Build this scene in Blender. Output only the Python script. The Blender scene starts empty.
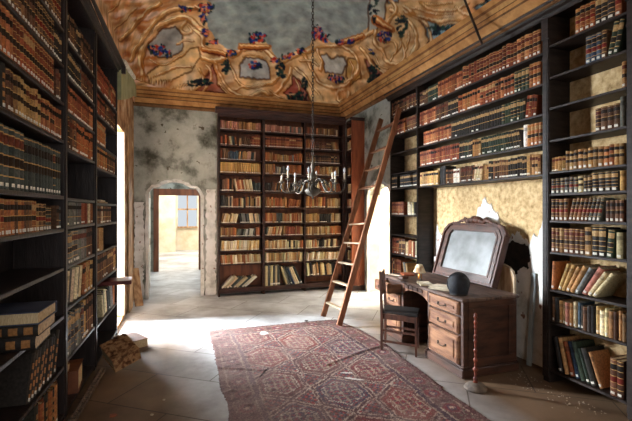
import bpy, bmesh, math, random
import numpy as np
from mathutils import Vector, Matrix
random.seed(7); rng = np.random.RandomState(7)
PI = math.pi
C = bpy.context.scene.collection
scene = bpy.context.scene
# ------------------------------------------------------------------ camera
FP = 396.0; TH = math.atan(135/396.0); ST = math.sin(TH); CT = math.cos(TH); EYE = 1.6
cam = bpy.data.cameras.new('camera'); camo = bpy.data.objects.new('camera', cam); C.objects.link(camo)
cam.sensor_width = 36; cam.lens = FP/632*36; cam.clip_start = 0.05; cam.clip_end = 200
camo.location = (0, 0, EYE); camo.rotation_euler = (PI/2, 0, -TH)
scene.camera = camo
def px(X, Y, Z):
    D = X*ST+Y*CT; r = X*CT-Y*ST
    return 316+FP*r/D, 210.5+FP*(EYE-Z)/D
def fl(x, y, z=0.0):
    D = (EYE-z)*FP/(y-210.5); u = (x-316)/FP
    return Vector((D*(ST+u*CT), D*(CT-u*ST), z))
# ------------------------------------------------------------------ colour and materials
def lin(c):
    if isinstance(c, str):
        c = [int(c[i:i+2], 16) for i in (0, 2, 4)]
    return tuple(((v/255)/12.92 if v/255 <= 0.04045 else ((v/255+0.055)/1.055)**2.4) for v in c)
def newmat(name):
    m = bpy.data.materials.new(name); m.use_nodes = True
    return m, m.node_tree.nodes, m.node_tree.links, m.node_tree.nodes['Principled BSDF']
def mat(name, c1, c2=None, scale=6, rough=0.7, bump=0.0, detail=6, metal=0.0, stretch=(1, 1, 1), bscale=None, lo=0.35, hi=0.65, spec=0.4, coords='Object'):
    m, n, l, p = newmat(name)
    tc = n.new('ShaderNodeTexCoord'); mp = n.new('ShaderNodeMapping'); mp.inputs['Scale'].default_value = stretch
    l.new(tc.outputs[coords], mp.inputs['Vector'])
    nz = n.new('ShaderNodeTexNoise'); nz.inputs['Scale'].default_value = scale; nz.inputs['Detail'].default_value = detail
    l.new(mp.outputs[0], nz.inputs['Vector'])
    cr = n.new('ShaderNodeValToRGB'); cr.color_ramp.elements[0].position = lo; cr.color_ramp.elements[1].position = hi
    cr.color_ramp.elements[0].color = (*lin(c1), 1); cr.color_ramp.elements[1].color = (*lin(c2 or c1), 1)
    l.new(nz.outputs['Fac'], cr.inputs[0]); l.new(cr.outputs[0], p.inputs['Base Color'])
    p.inputs['Roughness'].default_value = rough; p.inputs['Metallic'].default_value = metal
    p.inputs['Specular IOR Level'].default_value = spec
    if bump:
        b = n.new('ShaderNodeBump'); b.inputs['Strength'].default_value = bump; b.inputs['Distance'].default_value = 0.01
        n2 = n.new('ShaderNodeTexNoise'); n2.inputs['Scale'].default_value = bscale or scale*3; n2.inputs['Detail'].default_value = 5
        l.new(mp.outputs[0], n2.inputs['Vector']); l.new(n2.outputs['Fac'], b.inputs['Height']); l.new(b.outputs[0], p.inputs['Normal'])
    return m
def attrmat(name, rough=0.6, nscale=40, nlo=0.7, nhi=1.15, bump=0.2, spec=0.4, detail=5):
    m, n, l, p = newmat(name)
    at = n.new('ShaderNodeAttribute'); at.attribute_name = 'col'
    tc = n.new('ShaderNodeTexCoord')
    nz = n.new('ShaderNodeTexNoise'); nz.inputs['Scale'].default_value = nscale; nz.inputs['Detail'].default_value = detail
    l.new(tc.outputs['Object'], nz.inputs['Vector'])
    mr = n.new('ShaderNodeMapRange'); mr.inputs['From Min'].default_value = 0.3; mr.inputs['From Max'].default_value = 0.7
    mr.inputs['To Min'].default_value = nlo; mr.inputs['To Max'].default_value = nhi
    l.new(nz.outputs['Fac'], mr.inputs['Value'])
    vm = n.new('ShaderNodeVectorMath'); vm.operation = 'SCALE'
    l.new(at.outputs['Color'], vm.inputs[0]); l.new(mr.outputs[0], vm.inputs['Scale'])
    l.new(vm.outputs[0], p.inputs['Base Color'])
    p.inputs['Roughness'].default_value = rough; p.inputs['Specular IOR Level'].default_value = spec
    if bump:
        b = n.new('ShaderNodeBump'); b.inputs['Strength'].default_value = bump; b.inputs['Distance'].default_value = 0.004
        l.new(nz.outputs['Fac'], b.inputs['Height']); l.new(b.outputs[0], p.inputs['Normal'])
    return m
M = {}
M['blackwood'] = mat('blackwood', '1e1714', '302621', 5, 0.5, 0.25, stretch=(1, 1, 6), spec=0.2)
M['leftwood'] = mat('leftwood', '1d1615', '302726', 5, 0.42, 0.25, stretch=(6, 6, 1), spec=0.4)
M['backwood'] = mat('backwood', '2a1814', '44261c', 4, 0.5, 0.2, stretch=(1, 1, 5))
M['redwood'] = mat('redwood', '7a3a20', '9a5230', 3, 0.5, 0.2, stretch=(6, 6, 1))
M['backpanel'] = mat('backpanel', '5a3320', '7d4a2e', 2, 0.6, 0.1, stretch=(6, 1, 1))
M['desk'] = mat('desk', '301d15', '523324', 3.5, 0.45, 0.3, stretch=(1, 1, 5), spec=0.5)
M['deskfront'] = mat('deskfront', '66412f', '9c7050', 4, 0.5, 0.35, stretch=(1, 1, 4))
M['desktop'] = mat('desktop', '3c2c26', '6e5648', 5, 0.55, 0.3, stretch=(5, 1, 1))
M['chair'] = mat('chair', '331c14', '543122', 5, 0.5, 0.25, stretch=(5, 5, 1))
M['seat'] = mat('seat', '211f1e', '322e2c', 6, 0.5, 0.2, spec=.25)
M['ladder'] = mat('ladder', '6b4228', '966242', 4, 0.55, 0.3, stretch=(5, 5, 1))
M['rung'] = mat('rung', '8f7a62', 'c2ae92', 5, 0.6, 0.2)
M['brass'] = mat('brass', '3a342c', '665e52', 8, 0.5, 0.3, metal=0.3)
M['iron'] = mat('iron', '2c2622', '4a3c32', 8, 0.6, 0.3, metal=0.5)
M['candle'] = mat('candle', 'c8bda4', 'ded3bc', 20, 0.6)
M['white'] = mat('white', 'e4e2da', 'cfcac0', 20, 0.5)
M['pages'] = mat('pages', 'b09672', 'cfba94', 60, 0.85, 0.2, stretch=(8, 1, 1))
M['paper'] = mat('paper', 'cdbfa2', 'e6dcc6', 20, 0.85, 0.1)
M['tag'] = mat('tag', 'd8d4c8', 'efece2', 40, 0.8)
M['leather'] = attrmat('leather', 0.58, 60, 0.6, 1.35, 0.35, .22)
M['booksmall'] = attrmat('booksmall', 0.7, 30, 0.8, 1.12, 0)
M['plasterwhite'] = mat('plasterwhite', 'b9b3a6', 'e6e2d8', 9, 0.85, 0.6, lo=0.3, hi=0.55)
M['gold'] = mat('gold', '8a5a30', 'b98a50', 5, 0.6, 0.4)
M['glassamber'] = mat('glassamber', 'a8641c', 'c07a28', 20, 0.2)
M['mesh'] = mat('mesh', '101216', '1d2129', 30, 0.6, 0.6, bscale=160)
M['rubble'] = mat('rubble', '8a7a68', 'c0b4a2', 20, 0.9, 0.3)
M['oldboard'] = mat('oldboard', '8a6444', 'c4a27c', 4, 0.7, 0.5, stretch=(4, 4, 1))
M['slat'] = mat('slat', '3e3028', '6e5c4c', 14, 0.75, 0.6, stretch=(3, 3, 3))
M['shade'] = mat('shade', 'dccaa8', 'a8805a', 14, 0.8, 0.2, lo=.5, hi=.6)
M['turned'] = mat('turned', '4a2018', '86402a', 14, 0.4, 0.2)
M['footstone'] = mat('footstone', '4c4038', '786a5c', 14, 0.7, 0.2)
# cloudy old mirror
m, n, l, p = newmat('mirror'); M['mirror'] = m
tc = n.new('ShaderNodeTexCoord'); nz = n.new('ShaderNodeTexNoise'); nz.inputs['Scale'].default_value = 5; nz.inputs['Detail'].default_value = 8
l.new(tc.outputs['Object'], nz.inputs['Vector'])
cr = n.new('ShaderNodeValToRGB'); cr.color_ramp.elements[0].color = (*lin('6c6e6c'), 1); cr.color_ramp.elements[1].color = (*lin('8e9090'), 1)
cr.color_ramp.elements[0].position = .3; cr.color_ramp.elements[1].position = .65
l.new(nz.outputs['Fac'], cr.inputs[0]); l.new(cr.outputs[0], p.inputs['Base Color'])
p.inputs['Metallic'].default_value = 0.35; p.inputs['Roughness'].default_value = 0.32
# bulb
m, n, l, p = newmat('bulb'); M['bulb'] = m
p.inputs['Base Color'].default_value = (*lin('e8ecf0'), 1); p.inputs['Roughness'].default_value = 0.15; p.inputs['Transmission Weight'].default_value = 0.3
# wall plasters ------------------------------------------------
def plaster(name, stops, scale, bump=0.6, spots=None, spotc='5a4630', sscale=14):
    m, n, l, p = newmat(name)
    tc = n.new('ShaderNodeTexCoord')
    nz = n.new('ShaderNodeTexNoise'); nz.inputs['Scale'].default_value = scale; nz.inputs['Detail'].default_value = 9; nz.inputs['Roughness'].default_value = 0.62
    nz.inputs['Distortion'].default_value = 0.15
    l.new(tc.outputs['Object'], nz.inputs['Vector'])
    cr = n.new('ShaderNodeValToRGB')
    els = cr.color_ramp.elements
    while len(els) < len(stops): els.new(0.5)
    for e, (pos, c) in zip(els, stops): e.position = pos; e.color = (*lin(c), 1)
    l.new(nz.outputs['Fac'], cr.inputs[0])
    out = cr.outputs[0]
    if spots:
        n3 = n.new('ShaderNodeTexNoise'); n3.inputs['Scale'].default_value = sscale; n3.inputs['Detail'].default_value = 6
        l.new(tc.outputs['Object'], n3.inputs['Vector'])
        r3 = n.new('ShaderNodeValToRGB'); r3.color_ramp.elements[0].position = spots; r3.color_ramp.elements[1].position = spots+0.03
        l.new(n3.outputs['Fac'], r3.inputs[0])
        mx = n.new('ShaderNodeMixRGB'); mx.inputs[2].default_value = (*lin(spotc), 1)
        l.new(r3.outputs[0], mx.inputs[0]); l.new(out, mx.inputs[1]); out = mx.outputs[0]
    l.new(out, p.inputs['Base Color']); p.inputs['Roughness'].default_value = 0.9; p.inputs['Specular IOR Level'].default_value = 0.2
    b = n.new('ShaderNodeBump'); b.inputs['Strength'].default_value = bump; b.inputs['Distance'].default_value = 0.02
    l.new(nz.outputs['Fac'], b.inputs['Height']); l.new(b.outputs[0], p.inputs['Normal'])
    return m
M['greyplaster'] = plaster('greyplaster', [(.34, '4a4a40'), (.43, '7e8076'), (.48, '9ea096'), (.6, 'b4b5ab'), (.68, '85867a')], 2.2, spots=.67, spotc='57503f', sscale=9)
M['ochreplaster'] = plaster('ochreplaster', [(.3, '6a4a32'), (.45, 'a67c58'), (.55, 'c09c78'), (.7, 'e0d0b8')], 4)
M['tanplaster'] = plaster('tanplaster', [(.3, '94784f'), (.42, 'b89a6e'), (.5, 'c8aa7c'), (.62, 'd8bf92')], 16, bump=1.0)
M['creamplaster'] = plaster('creamplaster', [(.3, 'cdb998'), (.5, 'ddd0b8'), (.7, 'e8e0d0')], 2.5, 0.2)
M['whiteplaster'] = plaster('whiteplaster', [(.3, 'b4b2aa'), (.45, 'd8d6d0'), (.6, 'eae8e4')], 5, spots=.66, spotc='8a6656', sscale=14)
M['holeshade'] = mat('holeshade', '1a1512', '2c241e', 12, 0.95, 0.5)
M['greenstucco'] = plaster('greenstucco', [(.3, '8c8c68'), (.5, 'a8a882'), (.7, 'b8b892')], 5, 0.3)
# ------------------------------------------------------------------ helpers
def link(name, bm, m, parent=None, smooth=False, loc=None, rot=None):
    me = bpy.data.meshes.new(name); bm.to_mesh(me); bm.free()
    ms = m if isinstance(m, (list, tuple)) else [m]
    for q in ms: me.materials.append(M[q])
    if smooth:
        for f in me.polygons: f.use_smooth = True
    o = bpy.data.objects.new(name, me); C.objects.link(o)
    if parent is not None: o.parent = parent
    if loc is not None: o.location = loc
    if rot is not None: o.rotation_euler = rot
    return o
def tag(o, label, cat, group=None, kind=None):
    o['label'] = label; o['category'] = cat
    if group: o['group'] = group
    if kind: o['kind'] = kind
    return o
def thing(name, label, cat, loc=(0, 0, 0), rotz=0, group=None):
    o = bpy.data.objects.new(name, None); C.objects.link(o); o.empty_display_size = 0.1
    o.location = loc; o.rotation_euler = (0, 0, rotz)
    return tag(o, label, cat, group)
def struct(name, bm, m, parent=None, smooth=False):
    o = link(name, bm, m, parent, smooth)
    if parent is None: o['kind'] = 'structure'
    return o
def B(): return bmesh.new()
def box(bm, x0, x1, y0, y1, z0, z1, mi=0, mx=None):
    vs = [bm.verts.new((x, y, z)) for x in (x0, x1) for y in (y0, y1) for z in (z0, z1)]
    for f in ((0, 1, 3, 2), (4, 6, 7, 5), (0, 4, 5, 1), (2, 3, 7, 6), (0, 2, 6, 4), (1, 5, 7, 3)):
        fa = bm.faces.new([vs[i] for i in f]); fa.material_index = mi
    if mx is not None:
        for v in vs: v.co = mx @ v.co
    return vs
def bbox(x0, x1, y0, y1, z0, z1, bev=0.004, bm=None):
    b = B(); box(b, x0, x1, y0, y1, z0, z1)
    if bev: bmesh.ops.bevel(b, geom=b.edges[:], offset=bev, segments=1, affect='EDGES')
    bmesh.ops.recalc_face_normals(b, faces=b.faces[:])
    if bm is not None:
        me = bpy.data.meshes.new('t'); b.to_mesh(me); b.free(); bm.from_mesh(me); bpy.data.meshes.remove(me); return bm
    return b
def tube(bm, pts, r, seg=8, closed=False, cap=True):
    pts = [Vector(p) for p in pts]; n = len(pts)
    rs = r if isinstance(r, (list, tuple)) else [r]*n
    rings = []; up = None
    for i, p in enumerate(pts):
        if closed: t = pts[(i+1) % n]-pts[i-1]
        else: t = pts[min(i+1, n-1)]-pts[max(i-1, 0)]
        t.normalize()
        if up is None: up = Vector((0, 0, 1)) if abs(t.z) < 0.9 else Vector((1, 0, 0))
        a = t.cross(up)
        if a.length < 1e-4: a = t.cross(Vector((0, 1, 0)))
        a.normalize(); b = a.cross(t); b.normalize(); up = b
        rings.append([bm.verts.new(p+(a*math.cos(2*PI*k/seg)+b*math.sin(2*PI*k/seg))*rs[i]) for k in range(seg)])
    m_ = n if closed else n-1
    for i in range(m_):
        A, Bb = rings[i], rings[(i+1) % n]
        for k in range(seg): bm.faces.new((A[k], A[(k+1) % seg], Bb[(k+1) % seg], Bb[k]))
    if cap and not closed:
        bm.faces.new(rings[0][::-1]); bm.faces.new(rings[-1])
def lathe(bm, prof, seg=20, org=(0, 0, 0)):
    rings = []
    for r, z in prof:
        rings.append([bm.verts.new((org[0]+r*math.cos(2*PI*k/seg), org[1]+r*math.sin(2*PI*k/seg), org[2]+z)) for k in range(seg)])
    for A, Bb in zip(rings, rings[1:]):
        for k in range(seg): bm.faces.new((A[k], A[(k+1) % seg], Bb[(k+1) % seg], Bb[k]))
    bm.faces.new(rings[0][::-1]); bm.faces.new(rings[-1])
def bar(bm, a, b, w, t, side):
    """rectangular bar from a to b, w wide along `side`, t thick"""
    a = Vector(a); b = Vector(b); d = (b-a).normalized(); s = Vector(side); s = (s-d*s.dot(d)).normalized(); n_ = d.cross(s)
    vs = []
    for p in (a, b):
        for i, j in ((-1, -1), (1, -1), (1, 1), (-1, 1)): vs.append(bm.verts.new(p+s*i*w/2+n_*j*t/2))
    for f in ((3, 2, 1, 0), (4, 5, 6, 7), (0, 1, 5, 4), (1, 2, 6, 5), (2, 3, 7, 6), (3, 0, 4, 7)): bm.faces.new([vs[i] for i in f])
def prism(bm, pts, d, ax='y', o=0.0):
    """polygon pts (a,b) extruded along ax from o to o+d"""
    def P(a, b, c): return {'y': (a, c, b), 'x': (c, a, b), 'z': (a, b, c)}[ax]
    A = [bm.verts.new(P(a, b, o)) for a, b in pts]; Bv = [bm.verts.new(P(a, b, o+d)) for a, b in pts]
    bm.faces.new(A); bm.faces.new(Bv[::-1]); n = len(pts)
    for i in range(n): bm.faces.new((A[i], Bv[i], Bv[(i+1) % n], A[(i+1) % n]))
    bmesh.ops.recalc_face_normals(bm, faces=bm.faces[:])
exec_parts = []
WORLD=0.5; WIN=260; SIDE=180; FAR=700; HALL=60; REAR=40; EXPO=0.3
WORLD=0.5; WIN=13500; SIDE=380; FAR=200; HALL=60; REAR=26; EXPO=0.68
def smoothpts(pts, it=2):
    pts = [tuple(p) for p in pts]
    for _ in range(it):
        o = [pts[0]]
        for a, b_ in zip(pts, pts[1:]):
            o += [(a[0]*.75+b_[0]*.25, a[1]*.75+b_[1]*.25), (a[0]*.25+b_[0]*.75, a[1]*.25+b_[1]*.75)]
        o.append(pts[-1]); pts = o
    return pts
# ------------------------------------------------------------------ SETTING
XR = 3.5; YB = 7.75; XL = -0.80
# floor: worn pale slabs, laid diagonally
m, n, l, p = newmat('floorstone'); M['floorstone'] = m
tc = n.new('ShaderNodeTexCoord'); mp = n.new('ShaderNodeMapping'); mp.inputs['Rotation'].default_value = (0, 0, 0.62)
mp.inputs['Location'].default_value = (0.3, 0.45, 0)
l.new(tc.outputs['Object'], mp.inputs['Vector'])
br = n.new('ShaderNodeTexBrick'); br.inputs['Scale'].default_value = 1.0; br.inputs['Brick Width'].default_value = 1.15; br.inputs['Row Height'].default_value = 0.62
br.inputs['Mortar Size'].default_value = 0.006; br.inputs['Mortar Smooth'].default_value = 0.3; br.inputs['Bias'].default_value = 0
br.inputs['Color1'].default_value = (*lin('c2c5c8'), 1); br.inputs['Color2'].default_value = (*lin('dce0e4'), 1); br.inputs['Mortar'].default_value = (*lin('7c766e'), 1)
l.new(mp.outputs[0], br.inputs['Vector'])
nz = n.new('ShaderNodeTexNoise'); nz.inputs['Scale'].default_value = 1.3; nz.inputs['Detail'].default_value = 9; nz.inputs['Roughness'].default_value = .65
l.new(tc.outputs['Object'], nz.inputs['Vector'])
cr = n.new('ShaderNodeValToRGB'); cr.color_ramp.elements[0].position = .33; cr.color_ramp.elements[1].position = .62
cr.color_ramp.elements[0].color = (*lin('98908a'), 1); cr.color_ramp.elements[1].color = (*lin('f2f0ee'), 1)
l.new(nz.outputs['Fac'], cr.inputs[0])
mx = n.new('ShaderNodeMixRGB'); mx.blend_type = 'MULTIPLY'; mx.inputs[0].default_value = 0.85
l.new(br.outputs['Color'], mx.inputs[1]); l.new(cr.outputs[0], mx.inputs[2])
# browner, dirtier stone along the two long walls; left strip also paints in shade
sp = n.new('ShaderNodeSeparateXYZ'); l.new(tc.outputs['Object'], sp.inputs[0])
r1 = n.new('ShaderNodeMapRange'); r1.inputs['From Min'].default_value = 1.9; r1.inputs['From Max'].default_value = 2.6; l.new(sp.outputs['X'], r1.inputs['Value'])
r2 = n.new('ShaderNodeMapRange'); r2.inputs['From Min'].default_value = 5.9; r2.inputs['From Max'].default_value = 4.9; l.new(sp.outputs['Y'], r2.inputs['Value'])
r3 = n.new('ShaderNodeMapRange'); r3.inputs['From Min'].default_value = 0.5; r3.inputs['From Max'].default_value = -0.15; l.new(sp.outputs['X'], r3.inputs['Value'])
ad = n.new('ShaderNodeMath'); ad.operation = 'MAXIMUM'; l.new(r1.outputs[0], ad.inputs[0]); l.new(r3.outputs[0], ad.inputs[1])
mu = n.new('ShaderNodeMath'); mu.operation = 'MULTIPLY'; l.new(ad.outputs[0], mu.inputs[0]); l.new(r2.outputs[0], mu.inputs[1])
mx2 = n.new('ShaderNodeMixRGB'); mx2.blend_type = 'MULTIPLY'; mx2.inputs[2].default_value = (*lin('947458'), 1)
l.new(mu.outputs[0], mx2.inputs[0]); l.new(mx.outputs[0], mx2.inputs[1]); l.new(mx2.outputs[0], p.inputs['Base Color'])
p.inputs['Roughness'].default_value = 0.55; p.inputs['Specular IOR Level'].default_value = 0.35
bp = n.new('ShaderNodeBump'); bp.inputs['Strength'].default_value = .35; bp.inputs['Distance'].default_value = .01
l.new(nz.outputs['Fac'], bp.inputs['Height']); l.new(bp.outputs[0], p.inputs['Normal'])
b = B(); box(b, -3.2, 8.2, -2.2, 18, -0.1, 0); struct('floor', b, 'floorstone')

def arch_wall(name, a0, a1, o0, o1, prof, t0, t1, top, m, axis):
    """wall along axis ('x' or 'y') from a0..a1 with an opening o0..o1 whose head follows prof(s 0..1)->z; thickness t0..t1"""
    bm = B()
    def bx(p0, p1, z0, z1):
        if axis == 'x': box(bm, p0, p1, t0, t1, z0, z1)
        else: box(bm, t0, t1, p0, p1, z0, z1)
    bx(a0, o0, 0, top); bx(o1, a1, 0, top)
    N = 44
    for i in range(N):
        s0, s1 = i/N, (i+1)/N; p0 = o0+(o1-o0)*s0; p1 = o0+(o1-o0)*s1; z0, z1 = prof(s0), prof(s1)
        vs = []
        for p_, zb in ((p0, z0), (p1, z1)):
            for t in (t0, t1):
                for z in (zb, top):
                    vs.append(bm.verts.new((p_, t, z) if axis == 'x' else (t, p_, z)))
        for f in ((0, 1, 5, 4), (2, 6, 7, 3), (0, 4, 6, 2), (1, 3, 7, 5)): bm.faces.new([vs[k] for k in f])
    bmesh.ops.recalc_face_normals(bm, faces=bm.faces[:])
    return struct(name, bm, m)
def archprof(s):
    key = [(0, 1.88), (.03, 1.97), (.08, 2.02), (.18, 2.035), (.28, 2.09), (.4, 2.125), (.5, 2.13), (.62, 2.12), (.72, 2.07), (.8, 2.03), (.9, 2.02), (.96, 1.96), (1, 1.87)]
    for (a, za), (b_, zb) in zip(key, key[1:]):
        if a <= s <= b_:
            t = (s-a)/(b_-a); t = t*t*(3-2*t); return za+(zb-za)*t
    return key[-1][1]
arch_wall('wall_back', XL-0.6, XR+0.6, -0.56, 0.36, archprof, YB, YB+0.3, 4.2, 'greyplaster', 'x')
def arch_trim(name, o0, o1, c, axis, sgn, parent=None, w=0.045):
    pts = []
    for z in np.linspace(0.0, archprof(0), 16): pts.append((o0, z))
    for s in np.linspace(0.02, 1, 30): pts.append((o0+(o1-o0)*s, archprof(s)))
    for z in np.linspace(archprof(1), 0.0, 16)[1:]: pts.append((o1, z))
    bm = B(); cen = (o0+o1)/2; rings = []
    for i, (a, z) in enumerate(pts):
        q = Vector((a-cen, z-1.0)); pa = Vector(pts[max(i-1, 0)]); pb = Vector(pts[min(i+1, len(pts)-1)])
        t = (pb-pa).normalized(); nn = Vector((-t.y, t.x))
        j = w*(0.75+0.5*random.random()); k = 0.012*random.random()
        P = [Vector((a, z))-nn*0.012, Vector((a, z))+nn*j]
        ring = []
        for pt, off in ((P[0], -0.02), (P[0], 0.03+k), (P[1], 0.022+k), (P[1], -0.005)):
            ring.append(bm.verts.new((pt.x, c+sgn*off, max(pt.y, 0)) if axis == 'x' else (c+sgn*off, pt.x, max(pt.y, 0))))
        rings.append(ring)
    for A, Bv in zip(rings, rings[1:]):
        for k in range(4): bm.faces.new((A[k], A[(k+1) % 4], Bv[(k+1) % 4], Bv[k]))
    bm.faces.new(rings[0]); bm.faces.new(rings[-1][::-1]); bmesh.ops.recalc_face_normals(bm, faces=bm.faces[:])
    return struct(name, bm, 'whiteplaster')
arch_trim('trim_1', -0.56, 0.36, YB, 'x', -1)
def patch(name, x0, x1, z1, m):
    bm = B(); N = 46; L_ = []; R_2 = []
    for i in range(N+1):
        z = z1*i/N; L_.append((x0+random.uniform(0, .035), z)); R_2.append((x1-random.uniform(0, .035), z))
    f = [[bm.verts.new((x, YB-.012-random.uniform(0, .006), z)) for x, z in E_] for E_ in (L_, R_2)]; g = [[bm.verts.new((x, YB-.001, z)) for x, z in E_] for E_ in (L_, R_2)]
    for i in range(N):
        bm.faces.new((f[0][i], f[1][i], f[1][i+1], f[0][i+1])); bm.faces.new((g[0][i], f[0][i], f[0][i+1], g[0][i+1])); bm.faces.new((f[1][i], g[1][i], g[1][i+1], f[1][i+1]))
    bmesh.ops.recalc_face_normals(bm, faces=bm.faces[:]); struct(name, bm, m)
patch('trim_10', .43, .64, 2.0, 'whiteplaster'); patch('trim_11', -.80, -.62, 1.75, 'whiteplaster')
# right wall: tan plaster behind the shelves, then a wall with the bright side doorway
b = B(); box(b, XR, XR+.25, -1.9, 6.05, 0, 4.2); struct('wall_right', b, 'tanplaster')
arch_wall('wall_right_far', 6.05, YB, 6.16, 7.06, archprof, XR, XR+0.25, 4.2, 'greyplaster', 'y')
b = B(); box(b, XR+.004, XR+.25, 7.05, 7.062, 0, 1.9); box(b, XR+.004, XR+.25, 6.158, 6.17, 0, 1.9); struct('trim_9', b, 'creamplaster')  # cream slabs paint the lit look into the door reveals
arch_trim('trim_2', 6.16, 7.06, XR, 'y', -1, w=0.05)
# damaged white plaster on the alcove wall with a ragged top edge

def onX(x, y, X):
    u = (x-316)/FP; D = X/(ST+u*CT); return D*(CT-u*ST), EYE+D*(210.5-y)/FP
rag = [(434, 250), (437, 226), (440, 234), (444, 240), (447, 228), (450, 224), (454, 240), (466, 246), (474, 222), (478, 210), (484, 199), (489, 204), (497, 214), (502, 232), (508, 240), (516, 232), (524, 240), (529, 244), (533, 236), (538, 238), (540, 226), (543, 222)]
rag = [onX(x, y, XR-.01) for x, y in rag]; ry = [p_[0] for p_ in rag][::-1]; rz = [p_[1] for p_ in rag][::-1]
bm = B(); prev = None
for y_ in np.linspace(2.86, 4.90, 170):
    z_ = float(np.interp(y_, ry, rz))+.018*math.sin(y_*60)+.02*random.uniform(-1, 1)
    cur = [bm.verts.new((XR+.001, y_, 0)), bm.verts.new((XR-.010, y_, 0)), bm.verts.new((XR-.010, y_, z_)), bm.verts.new((XR+.001, y_, z_+.008))]
    if prev:
        for k in range(3): bm.faces.new((prev[k], cur[k], cur[k+1], prev[k+1]))
    prev = cur
bmesh.ops.recalc_face_normals(bm, faces=bm.faces[:]); struct('trim_3', bm, 'whiteplaster')
# broken hole in the alcove plaster, the mirror's shadow painted in with it
bm = B(); pts = []
for k in range(26):
    a = 2*PI*k/26; r = 1+0.22*math.sin(3*a+1)+random.uniform(-.12, .12)
    pts.append((3.30+0.165*r*math.cos(a)-0.04*math.sin(a), 1.20+0.16*r*math.sin(a)-0.0*math.cos(a)))
pts = [onX(x, y, XR-.017) for x, y in ((506, 246), (512, 240), (519, 243), (527, 245), (531, 255), (528, 262), (529, 270), (524, 266), (519, 268), (515, 276), (506, 278), (502, 262))]
pts = [(a_+random.uniform(-.012, .012), z_+random.uniform(-.012, .012)) for a_, z_ in smoothpts(pts+[pts[0]], 2)[:-1]]
prism(bm, pts, 0.006, 'x', XR-.0165); struct('trim_4', bm, 'holeshade')
# left wall beyond the bookcase, window opening between
b = B(); box(b, XL-0.52, XL-0.44, -1.9, 5.74, 0, 4.2); struct('wall_left', b, 'ochreplaster')
b = B(); box(b, XL-.16, XL, 6.42, YB, 0, 4.2); box(b, XL-.16, XL, 5.74, 6.42, 2.75, 4.2); box(b, XL-.16, XL, 5.74, 6.42, 0, 0.06); box(b, XL-.52, XL-.04, 5.70, 5.735, 0, 4.2); struct('wall_left_far', b, 'ochreplaster')
b = B(); 
for y_ in (5.76, 6.36): box(b, XL-.20, XL-.15, y_, y_+.05, .06, 2.75)
for z_ in (.06, 1.85, 2.7): box(b, XL-.20, XL-.15, 5.76, 6.41, z_, z_+.045)
box(b, XL-.195, XL-.155, 6.07, 6.10, .12, 2.75)
struct('window_1', b, 'white')
b = B(); box(b, XL-.16, XL+.012, 6.405, 6.43, .06, 2.75); struct('trim_5', b, 'white')
# next room behind the back doorway, then the sunlit room beyond it
b = B()
box(b, -1.5, -1.4, YB+.3, 11.2, 0, 3.2); box(b, 1.3, 1.4, YB+.3, 11.2, 0, 3.2)
struct('wall_hall', b, 'greyplaster')
b = B(); box(b, -1.5, 1.4, YB+.3, 11.2, 3.2, 3.3); box(b, -3, 3.2, 11.4, 17.2, 3.2, 3.3); struct('ceiling_hall', b, 'creamplaster')
b = B(); box(b, -3, -0.56, 11.2, 11.45, 0, 3.3); box(b, .46, 3.2, 11.2, 11.45, 0, 3.3); box(b, -.56, .46, 11.2, 11.45, 2.02, 3.3); struct('wall_hall_back', b, 'greyplaster')
b = B(); box(b, -.68, -.555, 11.13, 11.19, 0, 2.0); box(b, .455, .56, 11.13, 11.19, 0, 2.0); box(b, -.68, .56, 11.12, 11.19, 2.0, 2.17); struct('door_2', b, 'backpanel')
b = B(); box(b, -3.1, -3, 11.4, 17.2, 0, 3.3); box(b, 3.1, 3.2, 11.4, 17.2, 0, 3.3); box(b, -3, -.12, 16.8, 17.1, 0, 3.3); box(b, .62, 3.2, 16.8, 17.1, 0, 3.3)
box(b, -.12, .62, 16.8, 17.1, 0, 0.95); box(b, -.12, .62, 16.8, 17.1, 2.5, 3.3); box(b, -1.0, -.2, 16.1, 16.3, 0, 3.3); struct('wall_far_room', b, 'creamplaster')
b = B(); box(b, -.12, .62, 16.9, 16.95, 1.62, 1.68); box(b, .22, .27, 16.9, 16.95, .95, 2.5); box(b, -.14, .64, 16.7, 16.82, .9, .96); struct('window_2', b, 'oldboard')
# open door leaf standing in the hall
t = thing('door_leaf', 'pale tall door leaf standing open in the passage behind the arch', 'door', (-.62, YB+.32, 0))
b = bbox(-.02, .02, 0.0, .75, .01, 1.98, .004); link('door_panel', b, 'oldboard', t)
b = B(); box(b, .02, .03, .1, .65, .15, .9); box(b, .02, .03, .1, .65, 1.05, 1.85); link('raised_panel', b, 'creamplaster', t)
# room seen through the right doorway
b = B(); box(b, XR+.25, 6.5, 5.3, 5.4, 0, 3.2); box(b, XR+.25, 6.5, 9.2, 9.3, 0, 3.2); box(b, 6.5, 6.6, 5.3, 9.3, 0, 3.2); box(b, XR+.1, 6.6, 8.05, 8.15, 0, 3.2)
box(b, XR+.25, 6.6, 5.3, 9.3, 3.2, 3.3); struct('wall_side_room', b, 'creamplaster')
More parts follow.
